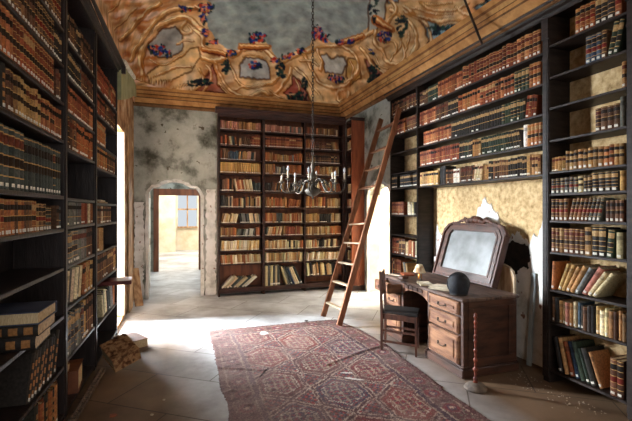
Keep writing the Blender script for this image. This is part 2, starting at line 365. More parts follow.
# painted cornice band round the room
def band(name, pts, m, closed=False):
    """profile swept along plan polyline: list of (point, inward normal)"""
    prof = [(0.0, 3.46), (0.035, 3.47), (0.045, 3.50), (0.03, 3.52), (0.06, 3.56), (0.10, 3.60), (0.11, 3.64), (0.09, 3.66), (0.10, 3.70), (0.15, 3.75), (0.17, 3.77)]
    bm = B(); rings = []
    for (x, y), (nx, ny) in pts: rings.append([bm.verts.new((x+nx*a, y+ny*a, z)) for a, z in prof]+[bm.verts.new((x-nx*.02, y-ny*.02, 3.77)), bm.verts.new((x-nx*.02, y-ny*.02, 3.46))])
    k = len(rings[0])
    for A, Bv in zip(rings, rings[1:]):
        for i in range(k): bm.faces.new((A[i], A[(i+1) % k], Bv[(i+1) % k], Bv[i]))
    bm.faces.new(rings[0]); bm.faces.new(rings[-1][::-1])
    bmesh.ops.recalc_face_normals(bm, faces=bm.faces[:]); return struct(name, bm, m)
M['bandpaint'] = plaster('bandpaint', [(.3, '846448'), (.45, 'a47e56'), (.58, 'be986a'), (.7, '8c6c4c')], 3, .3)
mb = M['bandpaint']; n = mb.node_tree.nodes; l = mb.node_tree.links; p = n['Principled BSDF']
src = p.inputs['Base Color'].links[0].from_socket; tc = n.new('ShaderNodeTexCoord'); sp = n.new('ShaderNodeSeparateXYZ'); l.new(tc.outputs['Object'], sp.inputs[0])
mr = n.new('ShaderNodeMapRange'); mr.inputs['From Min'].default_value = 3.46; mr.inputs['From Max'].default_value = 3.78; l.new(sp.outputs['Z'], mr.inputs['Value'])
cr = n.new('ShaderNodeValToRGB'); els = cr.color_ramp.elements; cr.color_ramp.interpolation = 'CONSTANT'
st_ = [(0, '8c7460'), (.12, '5a4032'), (.17, 'ffe8c8'), (.40, '6a4c38'), (.45, 'f4d8b0'), (.60, '50382a'), (.64, 'fff0d0'), (.78, '9c7c60'), (.84, 'ffe4b8')]  # stripes paint the moulding's lit ridges and shaded hollows into the colour
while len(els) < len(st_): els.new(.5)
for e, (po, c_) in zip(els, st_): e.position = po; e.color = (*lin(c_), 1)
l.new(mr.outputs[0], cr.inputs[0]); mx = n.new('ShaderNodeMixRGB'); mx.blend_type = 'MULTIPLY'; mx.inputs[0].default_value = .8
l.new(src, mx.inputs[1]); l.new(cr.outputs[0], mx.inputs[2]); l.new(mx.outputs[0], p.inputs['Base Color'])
CXR = 3.20; CYB = 7.68; CXL = -0.78
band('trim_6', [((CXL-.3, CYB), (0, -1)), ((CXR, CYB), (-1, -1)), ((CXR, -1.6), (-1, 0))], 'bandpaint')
# ------------------------------------------------------------------ painted vault
def P2(pts): return np.array(pts, float)
def seg_dist(qx, qy, pts):
    d = np.full(qx.shape, 1e9)
    for (ax, ay), (bx_, by) in zip(pts, pts[1:]):
        vx, vy = bx_-ax, by-ay; L = vx*vx+vy*vy+1e-9
        t = np.clip(((qx-ax)*vx+(qy-ay)*vy)/L, 0, 1)
        d = np.minimum(d, np.hypot(qx-ax-t*vx, qy-ay-t*vy))
    return d
def inside(qx, qy, pts):
    c = np.zeros(qx.shape, bool); n_ = len(pts)
    for i in range(n_):
        x1, y1 = pts[i]; x2, y2 = pts[(i+1) % n_]
        if y1 == y2: continue
        k = ((y1 > qy) != (y2 > qy)) & (qx < (x2-x1)*(qy-y1)/(y2-y1)+x1)
        c ^= k
    return c
def nfield(x, y, seed, s):
    r = np.random.RandomState(seed); v = np.zeros(x.shape)
    for k in range(7):
        a = r.uniform(0, 2*PI); f_ = s*(0.6+1.9*r.rand()); v += np.sin((x*math.cos(a)+y*math.sin(a))*f_+r.uniform(0, 6))*(1/(1+.3*k))
    return v/3.0
RV = 1.75; HV = 1.15; Z0 = 3.77; VL, VR, VB = -0.76, 3.06, 7.54
def vz(X, Y):
    sx = np.clip(np.minimum(X-VL, VR-X)/RV, 0, 1); sy = np.clip((VB-Y)/RV, 0, 1)
    q = ((1-sx)**5+(1-sy)**5)**(1/5.); return Z0+HV*np.sqrt(np.clip(1-np.minimum(q, 1)**2, 0, 1))
NA = 150
aa = np.linspace(0, PI/2, NA); arc = RV*(1-np.cos(aa))
xs = np.concatenate([VL+arc, np.linspace(VL+RV, VR-RV, 24)[1:-1], (VR-arc)[::-1]])
ysv = np.concatenate([np.linspace(-1.6, 1.5, 30)[:-1], np.linspace(1.5, VB-RV, 250)[:-1], (VB-arc)[::-1]])
xs = np.concatenate([[VL]*4, xs]); GX, GY = np.meshgrid(xs, ysv); GZ = vz(GX, GY)
for k_, z_ in enumerate((3.46, 3.54, 3.62, 3.70)): GZ[:, k_] = z_
D_ = GX*ST+GY*CT; D_ = np.maximum(D_, 0.3)
QX = 316+FP*(GX*CT-GY*ST)/D_; QY = 210.5+FP*(EYE-GZ)/D_
QX = QX+1.5*nfield(QX, QY, 1, .2)+.5*nfield(QX, QY, 61, .8); QY = QY+1.5*nfield(QX, QY, 2, .2)+.5*nfield(QX, QY, 62, .8)
col = np.zeros(GX.shape+(3,))
def setc(mask, c, a=1.0):
    c = np.array(lin(c)); aa_ = (mask*a)[..., None]; col[:] = col*(1-aa_)+c*aa_
def soft(d, w, e=.8): return np.clip((w-d)/e+.5, 0, 1)
n1 = nfield(QX, QY, 3, .05); n2 = nfield(QX, QY, 4, .15); n3 = nfield(QX, QY, 5, .35)
setc(np.ones(GX.shape), 'b88c60'); setc(np.clip(n1*.7+.4, 0, 1), 'd2b080'); setc(np.clip(n2*1.4-.1, 0, 1), '9a6840', .7); setc(np.clip(n3*1.4-.1, 0, 1), 'e4cca0', .6); n4 = nfield(QX, QY, 71, .28); n5 = nfield(QX, QY, 72, .12); setc(np.clip(n5*1.5-.3, 0, 1), 'c07844', .65); setc(np.clip(-n5*1.5-.5, 0, 1), 'd8c4a8', .6); setc(np.clip(n4*1.5-.7, 0, 1), '6e4630', .6)
# the left corner: rusty marbled orange
lm = np.clip((185-QX)/40, 0, 1)
setc(lm*np.clip(n2*1.4+.4, 0, 1), 'b06a3c', .8); setc(lm*np.clip(n3*1.6-.1, 0, 1), 'd8b090', .7); setc(lm*np.clip(-n3*1.6-.3, 0, 1), '8a4028', .6); setc(lm*np.clip(n4*1.8-.2, 0, 1), 'e0ccc0', .6); setc(lm*np.clip(-n4*1.6-.5, 0, 1), '5e4438', .6); setc(lm*np.clip(n1*1.5-.5, 0, 1), '8f8478', .7)
sky = [(208, -60), (207, 0), (213, 9), (206, 18), (209, 30), (218, 41), (226, 47), (240, 50), (247, 45), (251, 40), (264, 40), (270, 47), (276, 58), (286, 56), (298, 50), (309, 46), (314, 37), (326, 37), (334, 43), (346, 42), (357, 36), (366, 28), (373, 18), (376, 6), (374, -10), (390, -80), (500, -700), (100, -700)]
setc(inside(QX, QY, sky), '8d9490'); setc(inside(QX, QY, sky)*np.clip(n1*.9+.3, 0, 1), '767e7c', .8); setc(inside(QX, QY, sky)*np.clip(n3*.9, 0, 1), 'aaa89c', .4)
for pg, c in (([(147, 47), (152, 36), (162, 29), (176, 27), (184, 36), (182, 50), (172, 57), (160, 56), (150, 52)], '8f8f8c'),
              ([(147, 74), (160, 66), (180, 58), (190, 50), (198, 48), (200, 58), (190, 72), (170, 80), (150, 84)], 'c9a878'),
              ([(239, 64), (246, 59), (258, 58), (266, 61), (270, 67), (269, 79), (256, 80), (240, 77)], '9a9c9c'),
              ([(320, 56), (326, 53), (330, 58), (336, 55), (345, 57), (347, 66), (342, 73), (332, 72), (324, 72), (324, 64)], 'a8a8a2'),
              ([(416, 16), (424, 21), (434, 23), (438, 28), (448, 25), (455, 25), (470, 25), (448, 38), (418, 60), (425, 50), (429, 40), (426, 30)], '7f989c'),
              ([(474, 8), (484, 2), (492, -8), (520, -12), (505, 4), (484, 15)], '7b98a0'),
              ([(385, -4), (400, -6), (398, 2), (388, 4)], '7b98a0'),
              ([(370, -20), (392, -20), (385, 8), (384, 20), (374, 34), (368, 30)], '9a9a90'),
              ([(195, 92), (198, 80), (208, 76), (212, 64), (216, 74), (217, 84), (228, 93)], '8f5a4c'),
              ([(284, 93), (291, 84), (293, 74), (299, 80), (307, 92), (312, 102), (296, 101)], '8f5248'),
              ([(366, 60), (372, 60), (381, 72), (392, 76), (388, 86), (376, 92), (367, 96), (370, 80)], '8c5a50'),
              ([(348, 58), (358, 60), (360, 78), (350, 86), (346, 76)], 'b08850')):
    mk = inside(QX, QY, pg); setc(mk, c); setc(mk*np.clip(n3+.1, 0, 1), 'b0a090', .3)
    d = seg_dist(QX, QY, pg+[pg[0]]); setc(soft(d, 1.0), '4a2a1c', .75)
# gilt scrollwork: dark outline, ochre body, pale highlight
scr = [
 ([(205, 33), (196, 22), (184, 17), (172, 19), (160, 25), (150, 34), (143, 46), (140, 60), (142, 74)], 4.5),
 ([(186, 22), (180, 29), (186, 36), (193, 32), (189, 26)], 2.5), ([(196, 30), (204, 38), (203, 47), (212, 52), (224, 52), (226, 58), (212, 60), (202, 58)], 4),
 ([(130, 60), (138, 46), (148, 30), (162, 14), (178, 8), (196, 6)], 3.5), ([(196, 6), (206, 12), (208, 2)], 3), ([(120, 40), (132, 28), (146, 12), (160, 2)], 3),
 ([(222, 52), (232, 56), (238, 54), (243, 46), (262, 46), (270, 54), (279, 62), (288, 60), (302, 53), (312, 49), (325, 44), (338, 47), (348, 46), (362, 38), (372, 30)], 3.2),
 ([(244, 51), (252, 48), (262, 50)], 2), ([(228, 60), (232, 72), (238, 82), (248, 88), (258, 86), (270, 84), (280, 76), (278, 66)], 3),
 ([(215, 62), (222, 78), (232, 92), (246, 98), (262, 92), (274, 96), (286, 80), (292, 68)], 2.5), ([(200, 70), (206, 78), (198, 88), (188, 92)], 2),
 ([(296, 68), (304, 76), (312, 88), (322, 98)], 2.2), ([(305, 56), (310, 66), (320, 84), (336, 90), (350, 82), (360, 68), (356, 54), (344, 48)], 3),
 ([(318, 50), (322, 62), (320, 70)], 2.5), ([(336, 94), (342, 88), (350, 90), (348, 100), (342, 104), (336, 100)], 2.2),
 ([(360, 48), (368, 56), (372, 66), (384, 74), (392, 74)], 2.6), ([(376, 30), (372, 42), (384, 50), (384, 60), (400, 66), (404, 58), (402, 44)], 2.6),
 ([(390, 10), (402, 16), (412, 24), (418, 34), (416, 46), (410, 58), (402, 68), (392, 76), (380, 86)], 3.4), ([(404, 10), (416, 16), (428, 26), (432, 38), (428, 50), (420, 58)], 2.4),
 ([(404, 6), (416, 14), (430, 20), (440, 22), (450, 20), (460, 20), (470, 22)], 2.8), ([(420, 2), (432, 10), (446, 12), (460, 8), (468, 2)], 2.4), ([(455, 6), (466, 14), (478, 16), (490, 14)], 2.4),
 ([(396, 70), (404, 68), (412, 72), (408, 78), (398, 76)], 2.2), ([(350, 100), (364, 96), (378, 88)], 2), ([(150, 78), (164, 72), (176, 66), (190, 66)], 2), ([(168, 90), (184, 84), (196, 84)], 1.8),
 ([(388, -2), (396, 8), (392, 18), (384, 26)], 3), ([(310, 110), (300, 104), (286, 98), (270, 100)], 2),
]
scr = [(p_, w_*.72) for p_, w_ in scr]
extra = [[(150, 60), (160, 66), (172, 62), (186, 52)], [(176, 44), (184, 40), (192, 42)], [(128, 74), (140, 80), (156, 86), (172, 80)], [(112, 30), (124, 22), (136, 8)], [(104, 14), (116, 8), (124, -6)],
 [(206, 66), (212, 72), (210, 84), (200, 94)], [(220, 84), (232, 98), (248, 103)], [(270, 90), (280, 98), (296, 104)], [(236, 90), (246, 84), (256, 90), (266, 84)], [(300, 62), (312, 60), (318, 66)], [(350, 62), (354, 72), (348, 84), (336, 88)],
 [(338, 96), (344, 98), (340, 101)], [(356, 92), (366, 100), (380, 92)], [(366, 46), (376, 54), (378, 64), (388, 68)], [(394, 30), (402, 36), (400, 48), (392, 56)], [(386, 42), (394, 40), (398, 50), (390, 60)], [(408, 32), (410, 42), (404, 52)], [(412, 8), (424, 10), (436, 16), (452, 14)],
 [(426, 4), (440, 6), (452, 2)], [(440, -4), (456, -8), (470, -2), (484, -6)], [(290, 96), (300, 90), (296, 80)], [(328, 78), (340, 84), (352, 78)], [(243, 58), (252, 54), (262, 57)]]
scr += [(p_, 1.1) for p_ in extra]
for pts, w in scr:
    d = seg_dist(QX, QY, smoothpts(pts)); d2 = seg_dist(QX+w*.35, QY+w*.4, smoothpts(pts)); d3 = seg_dist(QX+w*.8, QY+w*.9, smoothpts(pts))
    setc(soft(seg_dist(QX-w*.35, QY-w*.5, smoothpts(pts)), w*.9), '6a4028', .7)
    wv = w*(1+.38*n4); setc(soft(d, wv*.85), 'bc8850', .9); setc(soft(d, wv*.8)*np.clip(n5*1.6, 0, 1), '8a5230', .8); setc(soft(d, wv*.8)*np.clip(-n5*1.6-.2, 0, 1), 'c8a078', .8); setc(soft(d2, wv*.38)*np.clip(.75+n3, 0, 1), 'f0d8ac', .9); setc(soft(abs(d-wv*.72), .25)*np.clip(.7-n5, 0, 1), '4a2a1c', .8)
# architectural ledges
for pts, w in (([(203, 50), (226, 54)], 3), ([(240, 47), (268, 47)], 3), ([(375, 20), (392, 30)], 4), ([(340, 44), (362, 36)], 3.5)):
    d = seg_dist(QX, QY, pts); setc(soft(d, w), 'a8683c'); setc(soft(seg_dist(QX, QY+1.4, pts), .7), 'e2bc84', .9); setc(soft(seg_dist(QX, QY-2.2, pts), .7), '5a2e1c', .9)
# leaves (dark blue-green) and flowers
rl = np.random.RandomState(11)
def blot(cx, cy, rx, ry, n_, cols, rr=(1.0, 2.0)):
    for _ in range(n_):
        a = rl.uniform(0, 2*PI); r_ = math.sqrt(rl.rand()); x, y = cx+rx*r_*math.cos(a), cy+ry*r_*math.sin(a); s = rl.uniform(*rr)
        k = (abs(QX-x) < 4) & (abs(QY-y) < 4)
        e = rl.uniform(.6, 1.4); d = np.hypot((QX-x)*e, (QY-y)/e)
        setc(soft(d, s)*k, cols[rl.randint(len(cols))], .92)
LF = ['2c3c40', '24343c', '3a4a44']; FL = ['2a3c78', '34508c', 'a83a2c', 'b84c38', '26345c', 'c8705c', '2c3c40']
for cx_, cy_, rx, ry, nn in ((156, 49, 10, 6, 34), (206, 8, 9, 7, 26), (203, 18, 5, 6, 14), (205, 32, 4, 5, 12), (214, 42, 7, 3, 16), (231, 52, 6, 4, 14), (256, 38, 10, 6, 40), (254, 66, 8, 5, 26), (275, 60, 5, 3, 9), (288, 56, 8, 3, 14),
                               (300, 51, 6, 3, 12), (317, 32, 6, 9, 44), (325, 38, 5, 4, 14), (341, 42, 5, 3, 10), (337, 78, 9, 5, 28), (352, 42, 4, 3, 8), (384, 37, 8, 6, 26), (184, 8, 8, 5, 16), (372, 52, 4, 4, 6), (168, 53, 6, 4, 8)):
    blot(cx_, cy_, rx, ry, nn//2, LF); blot(cx_, cy_, rx*.8, ry*.8, nn, FL, (.8, 1.7))
for cx_, cy_, rx, ry, nn in ((200, 83, 14, 4, 40), (226, 66, 3, 8, 26), (281, 70, 4, 8, 28), (298, 96, 11, 5, 30), (304, 84, 3, 6, 12), (374, 72, 5, 9, 36), (371, 84, 4, 7, 20), (448, 31, 14, 5, 46), (434, 30, 6, 5, 16), (462, 28, 6, 3, 12), (402, 26, 5, 11, 34), (492, 4, 10, 5, 14), (374, 10, 4, 12, 16)):
    blot(cx_, cy_, rx, ry, nn, LF, (1.0, 2.2))
verts = np.stack([GX, GY, GZ], -1).reshape(-1, 3); ny_, nx_ = GX.shape
idx = np.arange(nx_*ny_).reshape(ny_, nx_)
faces = np.stack([idx[:-1, :-1], idx[1:, :-1], idx[1:, 1:], idx[:-1, 1:]], -1).reshape(-1, 4)
def gridmesh(name, verts, faces, cols, matname):
    me = bpy.data.meshes.new(name); me.vertices.add(len(verts)); me.vertices.foreach_set('co', verts.ravel())
    me.loops.add(len(faces)*4); me.loops.foreach_set('vertex_index', faces.ravel().astype(np.int32))
    me.polygons.add(len(faces)); me.polygons.foreach_set('loop_start', np.arange(0, len(faces)*4, 4)); me.polygons.foreach_set('loop_total', np.full(len(faces), 4))
    me.update(); me.validate()
    ca = me.color_attributes.new('col', 'FLOAT_COLOR', 'POINT')
    ca.data.foreach_set('color', np.concatenate([cols, np.ones((len(cols), 1))], 1).astype(np.float32).ravel())
    me.materials.append(M[matname]); me.polygons.foreach_set('use_smooth', np.ones(len(faces), bool))
    o = bpy.data.objects.new(name, me); C.objects.link(o); return o
M['fresco'] = attrmat('fresco', .8, 5, .55, 1.25, .12, .2, 12)
o = gridmesh('ceiling', verts, faces, np.clip(((col-.22)*1.22+.22)*1.08+col.mean(-1, keepdims=True)*.08, .004, 1).reshape(-1, 3), 'fresco'); o['kind'] = 'structure'
# green stucco scroll in the left back corner
def onX(x, y, X):
    u = (x-316)/FP; D = X/(ST+u*CT); return D*(CT-u*ST), EYE+D*(210.5-y)/FP
sp_ = [(121, 61), (124, 62), (128, 70), (134, 78), (139, 84), (141, 89), (139, 93), (140, 98), (134, 96), (128, 99), (121, 100)]
pts = [onX(x, y, XL+.06) for x, y in sp_]
bm = B(); prism(bm, pts, 0.07, 'x', XL-.01); struct('trim_7', bm, 'greenstucco')
bm = B(); tube(bm, [(XL+.07, a, z) for a, z in [onX(x, y, XL+.06) for x, y in smoothpts(sp_[:8])]], .035, 8); struct('trim_8', bm, 'plasterwhite', smooth=True)
# ------------------------------------------------------------------ BOOKCASES
class Case:
    def __init__(s, org, ang): s.o = Vector(org); s.a = ang; s.m = Matrix.Translation(s.o) @ Matrix.Rotation(ang, 4, 'Z')
def cbox(case_, name, m, root, u0, u1, v0, v1, z0, z1, bev=.003):
    b = bbox(u0, u1, v0, v1, z0, z1, bev); return link(name, b, m, root)
def cornice_prof(root, u0, u1, m, ztop=3.50, v=0.0, ret=None):
    """stepped moulding running along the head of a bookcase"""
    prof = [(0.03, ztop-.10), (-.015, ztop-.10), (-.02, ztop-.075), (-.045, ztop-.06), (-.05, ztop-.035), (-.085, ztop-.015), (-.09, ztop), (0.03, ztop)]
    b = B(); A = [b.verts.new((u0, v+y, z)) for y, z in prof]; Bv = [b.verts.new((u1, v+y, z)) for y, z in prof]
    b.faces.new(A); b.faces.new(Bv[::-1])
    for i in range(len(prof)): b.faces.new((A[i], Bv[i], Bv[(i+1) % len(prof)], A[(i+1) % len(prof)]))
    bmesh.ops.recalc_face_normals(b, faces=b.faces[:]); return link('cornice', b, m, root)
RD = XR-3.24-0.004          # right case depth
RC = Case((3.24, 5.745, 0), -PI/2)
right = thing('bookcase', 'tall black wooden bookcase along the right wall, open above the desk', 'bookcase', tuple(RC.o), RC.a)
T = .022
# u runs toward the viewer: R1 .03-.78, R2 .83-2.90, R3 2.965-3.645
R1 = (.03, .785); R2 = (.825, 2.895); R3 = (2.965, 3.64)
for u0, u1, nm in ((0, .03, 'side_panel'), (.785, .825, 'divider'), (2.895, 2.965, 'divider'), (3.64, 3.71, 'side_panel')):
    cbox(RC, nm, 'blackwood', right, u0, u1, 0, RD, 0, 3.42)
cbox(RC, 'top_panel', 'blackwood', right, 0, 3.71, .002, RD, 3.42, 3.44)
cornice_prof(right, -.06, 4.6, 'blackwood')
cbox(RC, 'frieze', 'blackwood', right, 0, 3.71, -.012, 0.0, 3.385, 3.44)
# pilasters on the divider faces
for u0, u1 in ((2.90, 2.96), (.79, .82), (3.645, 3.705)):
    b = B(); box(b, u0, u1, -.014, 0, 0.05, 3.2); box(b, u0-.006, u1+.006, -.024, 0, 3.2, 3.385); box(b, u0-.004, u1+.004, -.02, 0, 3.0, 3.03); box(b, u0+.012, u1-.012, -.02, -.01, .1, 3.0); link('pilaster', b, 'blackwood', right)
R3Z = [3.13, 2.836, 2.552, 2.251, 1.959, 1.756, 1.509, 1.221, .874, .578, .13]
R2Z = [3.096, 2.803, 2.517, 2.233, 1.946]
R1Z = [3.13, 2.80, 2.517, 2.195, 1.96, 1.53, 1.22, .912, .55, .12]
def shelves(root, m, u0, u1, zs, D, lip=0.0, t=T):
    for z in zs: cbox(None, 'shelf', m, root, u0+.0005, u1-.0005, -lip, D-.002, z-t, z, .003)
shelves(right, 'blackwood', *R3, R3Z, RD, .006); shelves(right, 'blackwood', *R2, R2Z, RD, .006); shelves(right, 'blackwood', *R1, R1Z, RD, .006)
# back case
BD = .22; BC = Case((.645, 7.5, 0), 0)
back = thing('bookcase', 'dark brown wooden bookcase filling the back wall right of the arched doorway', 'bookcase', tuple(BC.o), 0)
BB = [(.04, .835), (.88, 1.67), (1.70, 2.49)]
for u0, u1, nm in ((0, .04, 'side_panel'), (.835, .88, 'divider'), (1.67, 1.70, 'divider'), (2.49, 2.555, 'side_panel')):
    cbox(BC, nm, 'backwood', back, u0, u1, 0, BD, 0, 3.40)
cbox(BC, 'back_panel', 'backpanel', back, 0.0, 2.555, BD, BD+.012, 0.1, 3.40, 0)
cbox(BC, 'top_panel', 'backwood', back, 0, 2.555, .002, BD+.012, 3.40, 3.42)
cornice_prof(back, -.05, 2.555, 'backwood', 3.50, 0)
cbox(BC, 'frieze', 'backwood', back, 0, 2.555, -.01, 0.0, 3.34, 3.42)
BZ = [3.11, 2.82, 2.545, 2.30, 1.96, 1.655, 1.36, 1.11, .847, .596, .147]
for u0, u1 in BB[:2]: shelves(back, 'backwood', u0, u1, BZ, BD, .004, .02)
shelves(back, 'backwood', *BB[2], BZ[:-1]+[.30, .147], BD, .004, .02)
cbox(BC, 'plinth', 'backwood', back, .0, 2.555, .0, .02, .06, .125)
# iron strips with hooks down the front edge
b = B(); tube(b, [(.018, -.012, .1), (.018, -.012, 3.35)], .006, 6)
for k in range(11): tube(b, [(.018, -.012, .3+k*.29), (.018, -.035, .3+k*.29)], .008, 6)
link('iron_rod', b, 'iron', back)
# short return bay on the right wall, its reddish end panel toward the viewer
SC = Case((3.215, 7.485, 0), -PI/2)
ret = thing('bookcase', 'narrow reddish brown corner bookcase on the right wall beside the bright side doorway', 'bookcase', tuple(SC.o), SC.a)
cbox(SC, 'side_panel', 'redwood', ret, .225, .255, 0, XR-3.215-.003, 0, 3.40)
cbox(SC, 'side_panel', 'backwood', ret, -.02, .0, 0.0, XR-3.215-.003, 0, 3.40)
cbox(SC, 'top_panel', 'backwood', ret, -.02, .255, 0.002, XR-3.215-.003, 3.40, 3.42)
b = B(); box(b, .225, .275, -.02, XR-3.215-.005, 0.0, .10); link('plinth', b, 'backwood', ret); b = B(); box(b, .22, .27, -.03, XR-3.215-.005, 3.42, 3.46); link('moulding', b, 'backwood', ret)
shelves(ret, 'backwood', 0.0, .225, BZ, XR-3.215-.01, 0, .02)
# left case
LA = PI/2-math.atan(.0272); LD = .33
LC = Case((-.936+.0272*2.25, 2.25, 0), LA)
left = thing('bookcase', 'tall black wooden bookcase along the left wall, nearest to the viewer', 'bookcase', tuple(LC.o), LC.a)
# u = Y-2.25 : bays .0-1.21 | 1.27-2.20 | 2.26-3.42
L1 = (.03, 1.215); L2 = (1.275, 2.205); L3 = (2.265, 3.41)
for u0, u1, nm in ((0, .03, 'side_panel'), (1.215, 1.275, 'divider'), (2.205, 2.265, 'divider'), (3.41, 3.45, 'side_panel')):
    cbox(LC, nm, 'leftwood', left, u0, u1, 0, LD, 0, 3.42)
cbox(LC, 'back_panel', 'leftwood', left, 0, 3.45, LD, LD+.01, 0, 3.42, 0)
cbox(LC, 'top_panel', 'leftwood', left, 0, 3.45, .002, LD+.01, 3.42, 3.44)
cornice_prof(left, -.2, 3.52, 'leftwood')
b = B(); prism(b, [(-.09, 3.40), (0.0, 3.40), (0, 3.5), (-.09, 3.5)], .04, 'x', 3.48); link('cornice_return', b, 'leftwood', left)
L1Z = [2.97, 2.70, 2.415, 2.13, 1.71, 1.465, 1.17, .805, .42, .06]
L2Z = [2.94, 2.656, 2.38, 2.087, 1.70, 1.477, 1.17, .84, .445, .06]
L3Z = [2.875, 2.60, 2.296, 2.05, 1.68, 1.46, 1.166, .856, .42, .06]
for L_, Z_ in ((L1, L1Z), (L2, L2Z), (L3, L3Z)): shelves(left, 'leftwood', *L_, Z_, LD, .004, .026)
for u0 in (1.222, 2.212): cbox(LC, 'pilaster', 'leftwood', left, u0, u0+.046, -.012, 0, .03, 3.38)
# ------------------------------------------------------------------ BOOKS
PAL = {'rust': ['8c5232', '9a5e3a', '7a4228', 'a66842'], 'red': ['86462c', '945032', '743a26', '84402a'], 'orange': ['a06038', 'a86a3c', '94522e'], 'brown': ['5a3c2a', '684834', '4a3224', '785438'],
       'black': ['2a2622', '322c26', '262320'], 'green': ['2c362c', '283227', '3a4234'], 'tan': ['a07848', '8e6840', 'b08a58'], 'yellow': ['c0965a', 'b88c50', 'c8a064'],
       'cream': ['c8b48c', 'd4c4a0', 'bca880'], 'white': ['dcd4c0', 'e4dece'], 'grey': ['6e6c66', '5a5854', '7c786e'], 'blue': ['34465a', '2a3850', '4a5c68'], 'pink': ['b07a64', 'a86e5a', 'bc8a72'], 'slate': ['3e4442', '363c3a', '484e4b']}
WORD = {'rust': 'rust-brown', 'red': 'reddish', 'orange': 'orange-brown', 'brown': 'dark-brown', 'black': 'black', 'green': 'dark-green', 'tan': 'tan', 'yellow': 'yellow-tan', 'cream': 'cream', 'white': 'white', 'grey': 'grey', 'blue': 'dark-blue', 'pink': 'pinkish-tan', 'slate': 'slate-green'}
ORD = ['', 'first', 'second', 'third', 'fourth', 'fifth', 'sixth', 'seventh', 'eighth', 'ninth', 'tenth', 'eleventh', 'twelfth', 'thirteenth', 'fourteenth', 'fifteenth', 'sixteenth', 'seventeenth', 'eighteenth', 'nineteenth']
TENS = {2: 'twent', 3: 'thirt', 4: 'fort', 5: 'fift', 6: 'sixt', 7: 'sevent', 8: 'eight', 9: 'ninet'}
def ordw(n_):
    if n_ < 20: return ORD[n_]
    t, r_ = divmod(n_, 10); return TENS[t]+('ieth' if r_ == 0 else 'y-'+ORD[r_])
def jit(c, a=.17):
    c = np.array(lin(c)); return tuple(np.clip(c*(1+rng.uniform(-a*1.6, a*1.6))*(1+rng.uniform(-a*.4, a*.4, 3)), 0, 1))
GOLD = lin('b48e58'); TAGC = lin('dcd8cc')
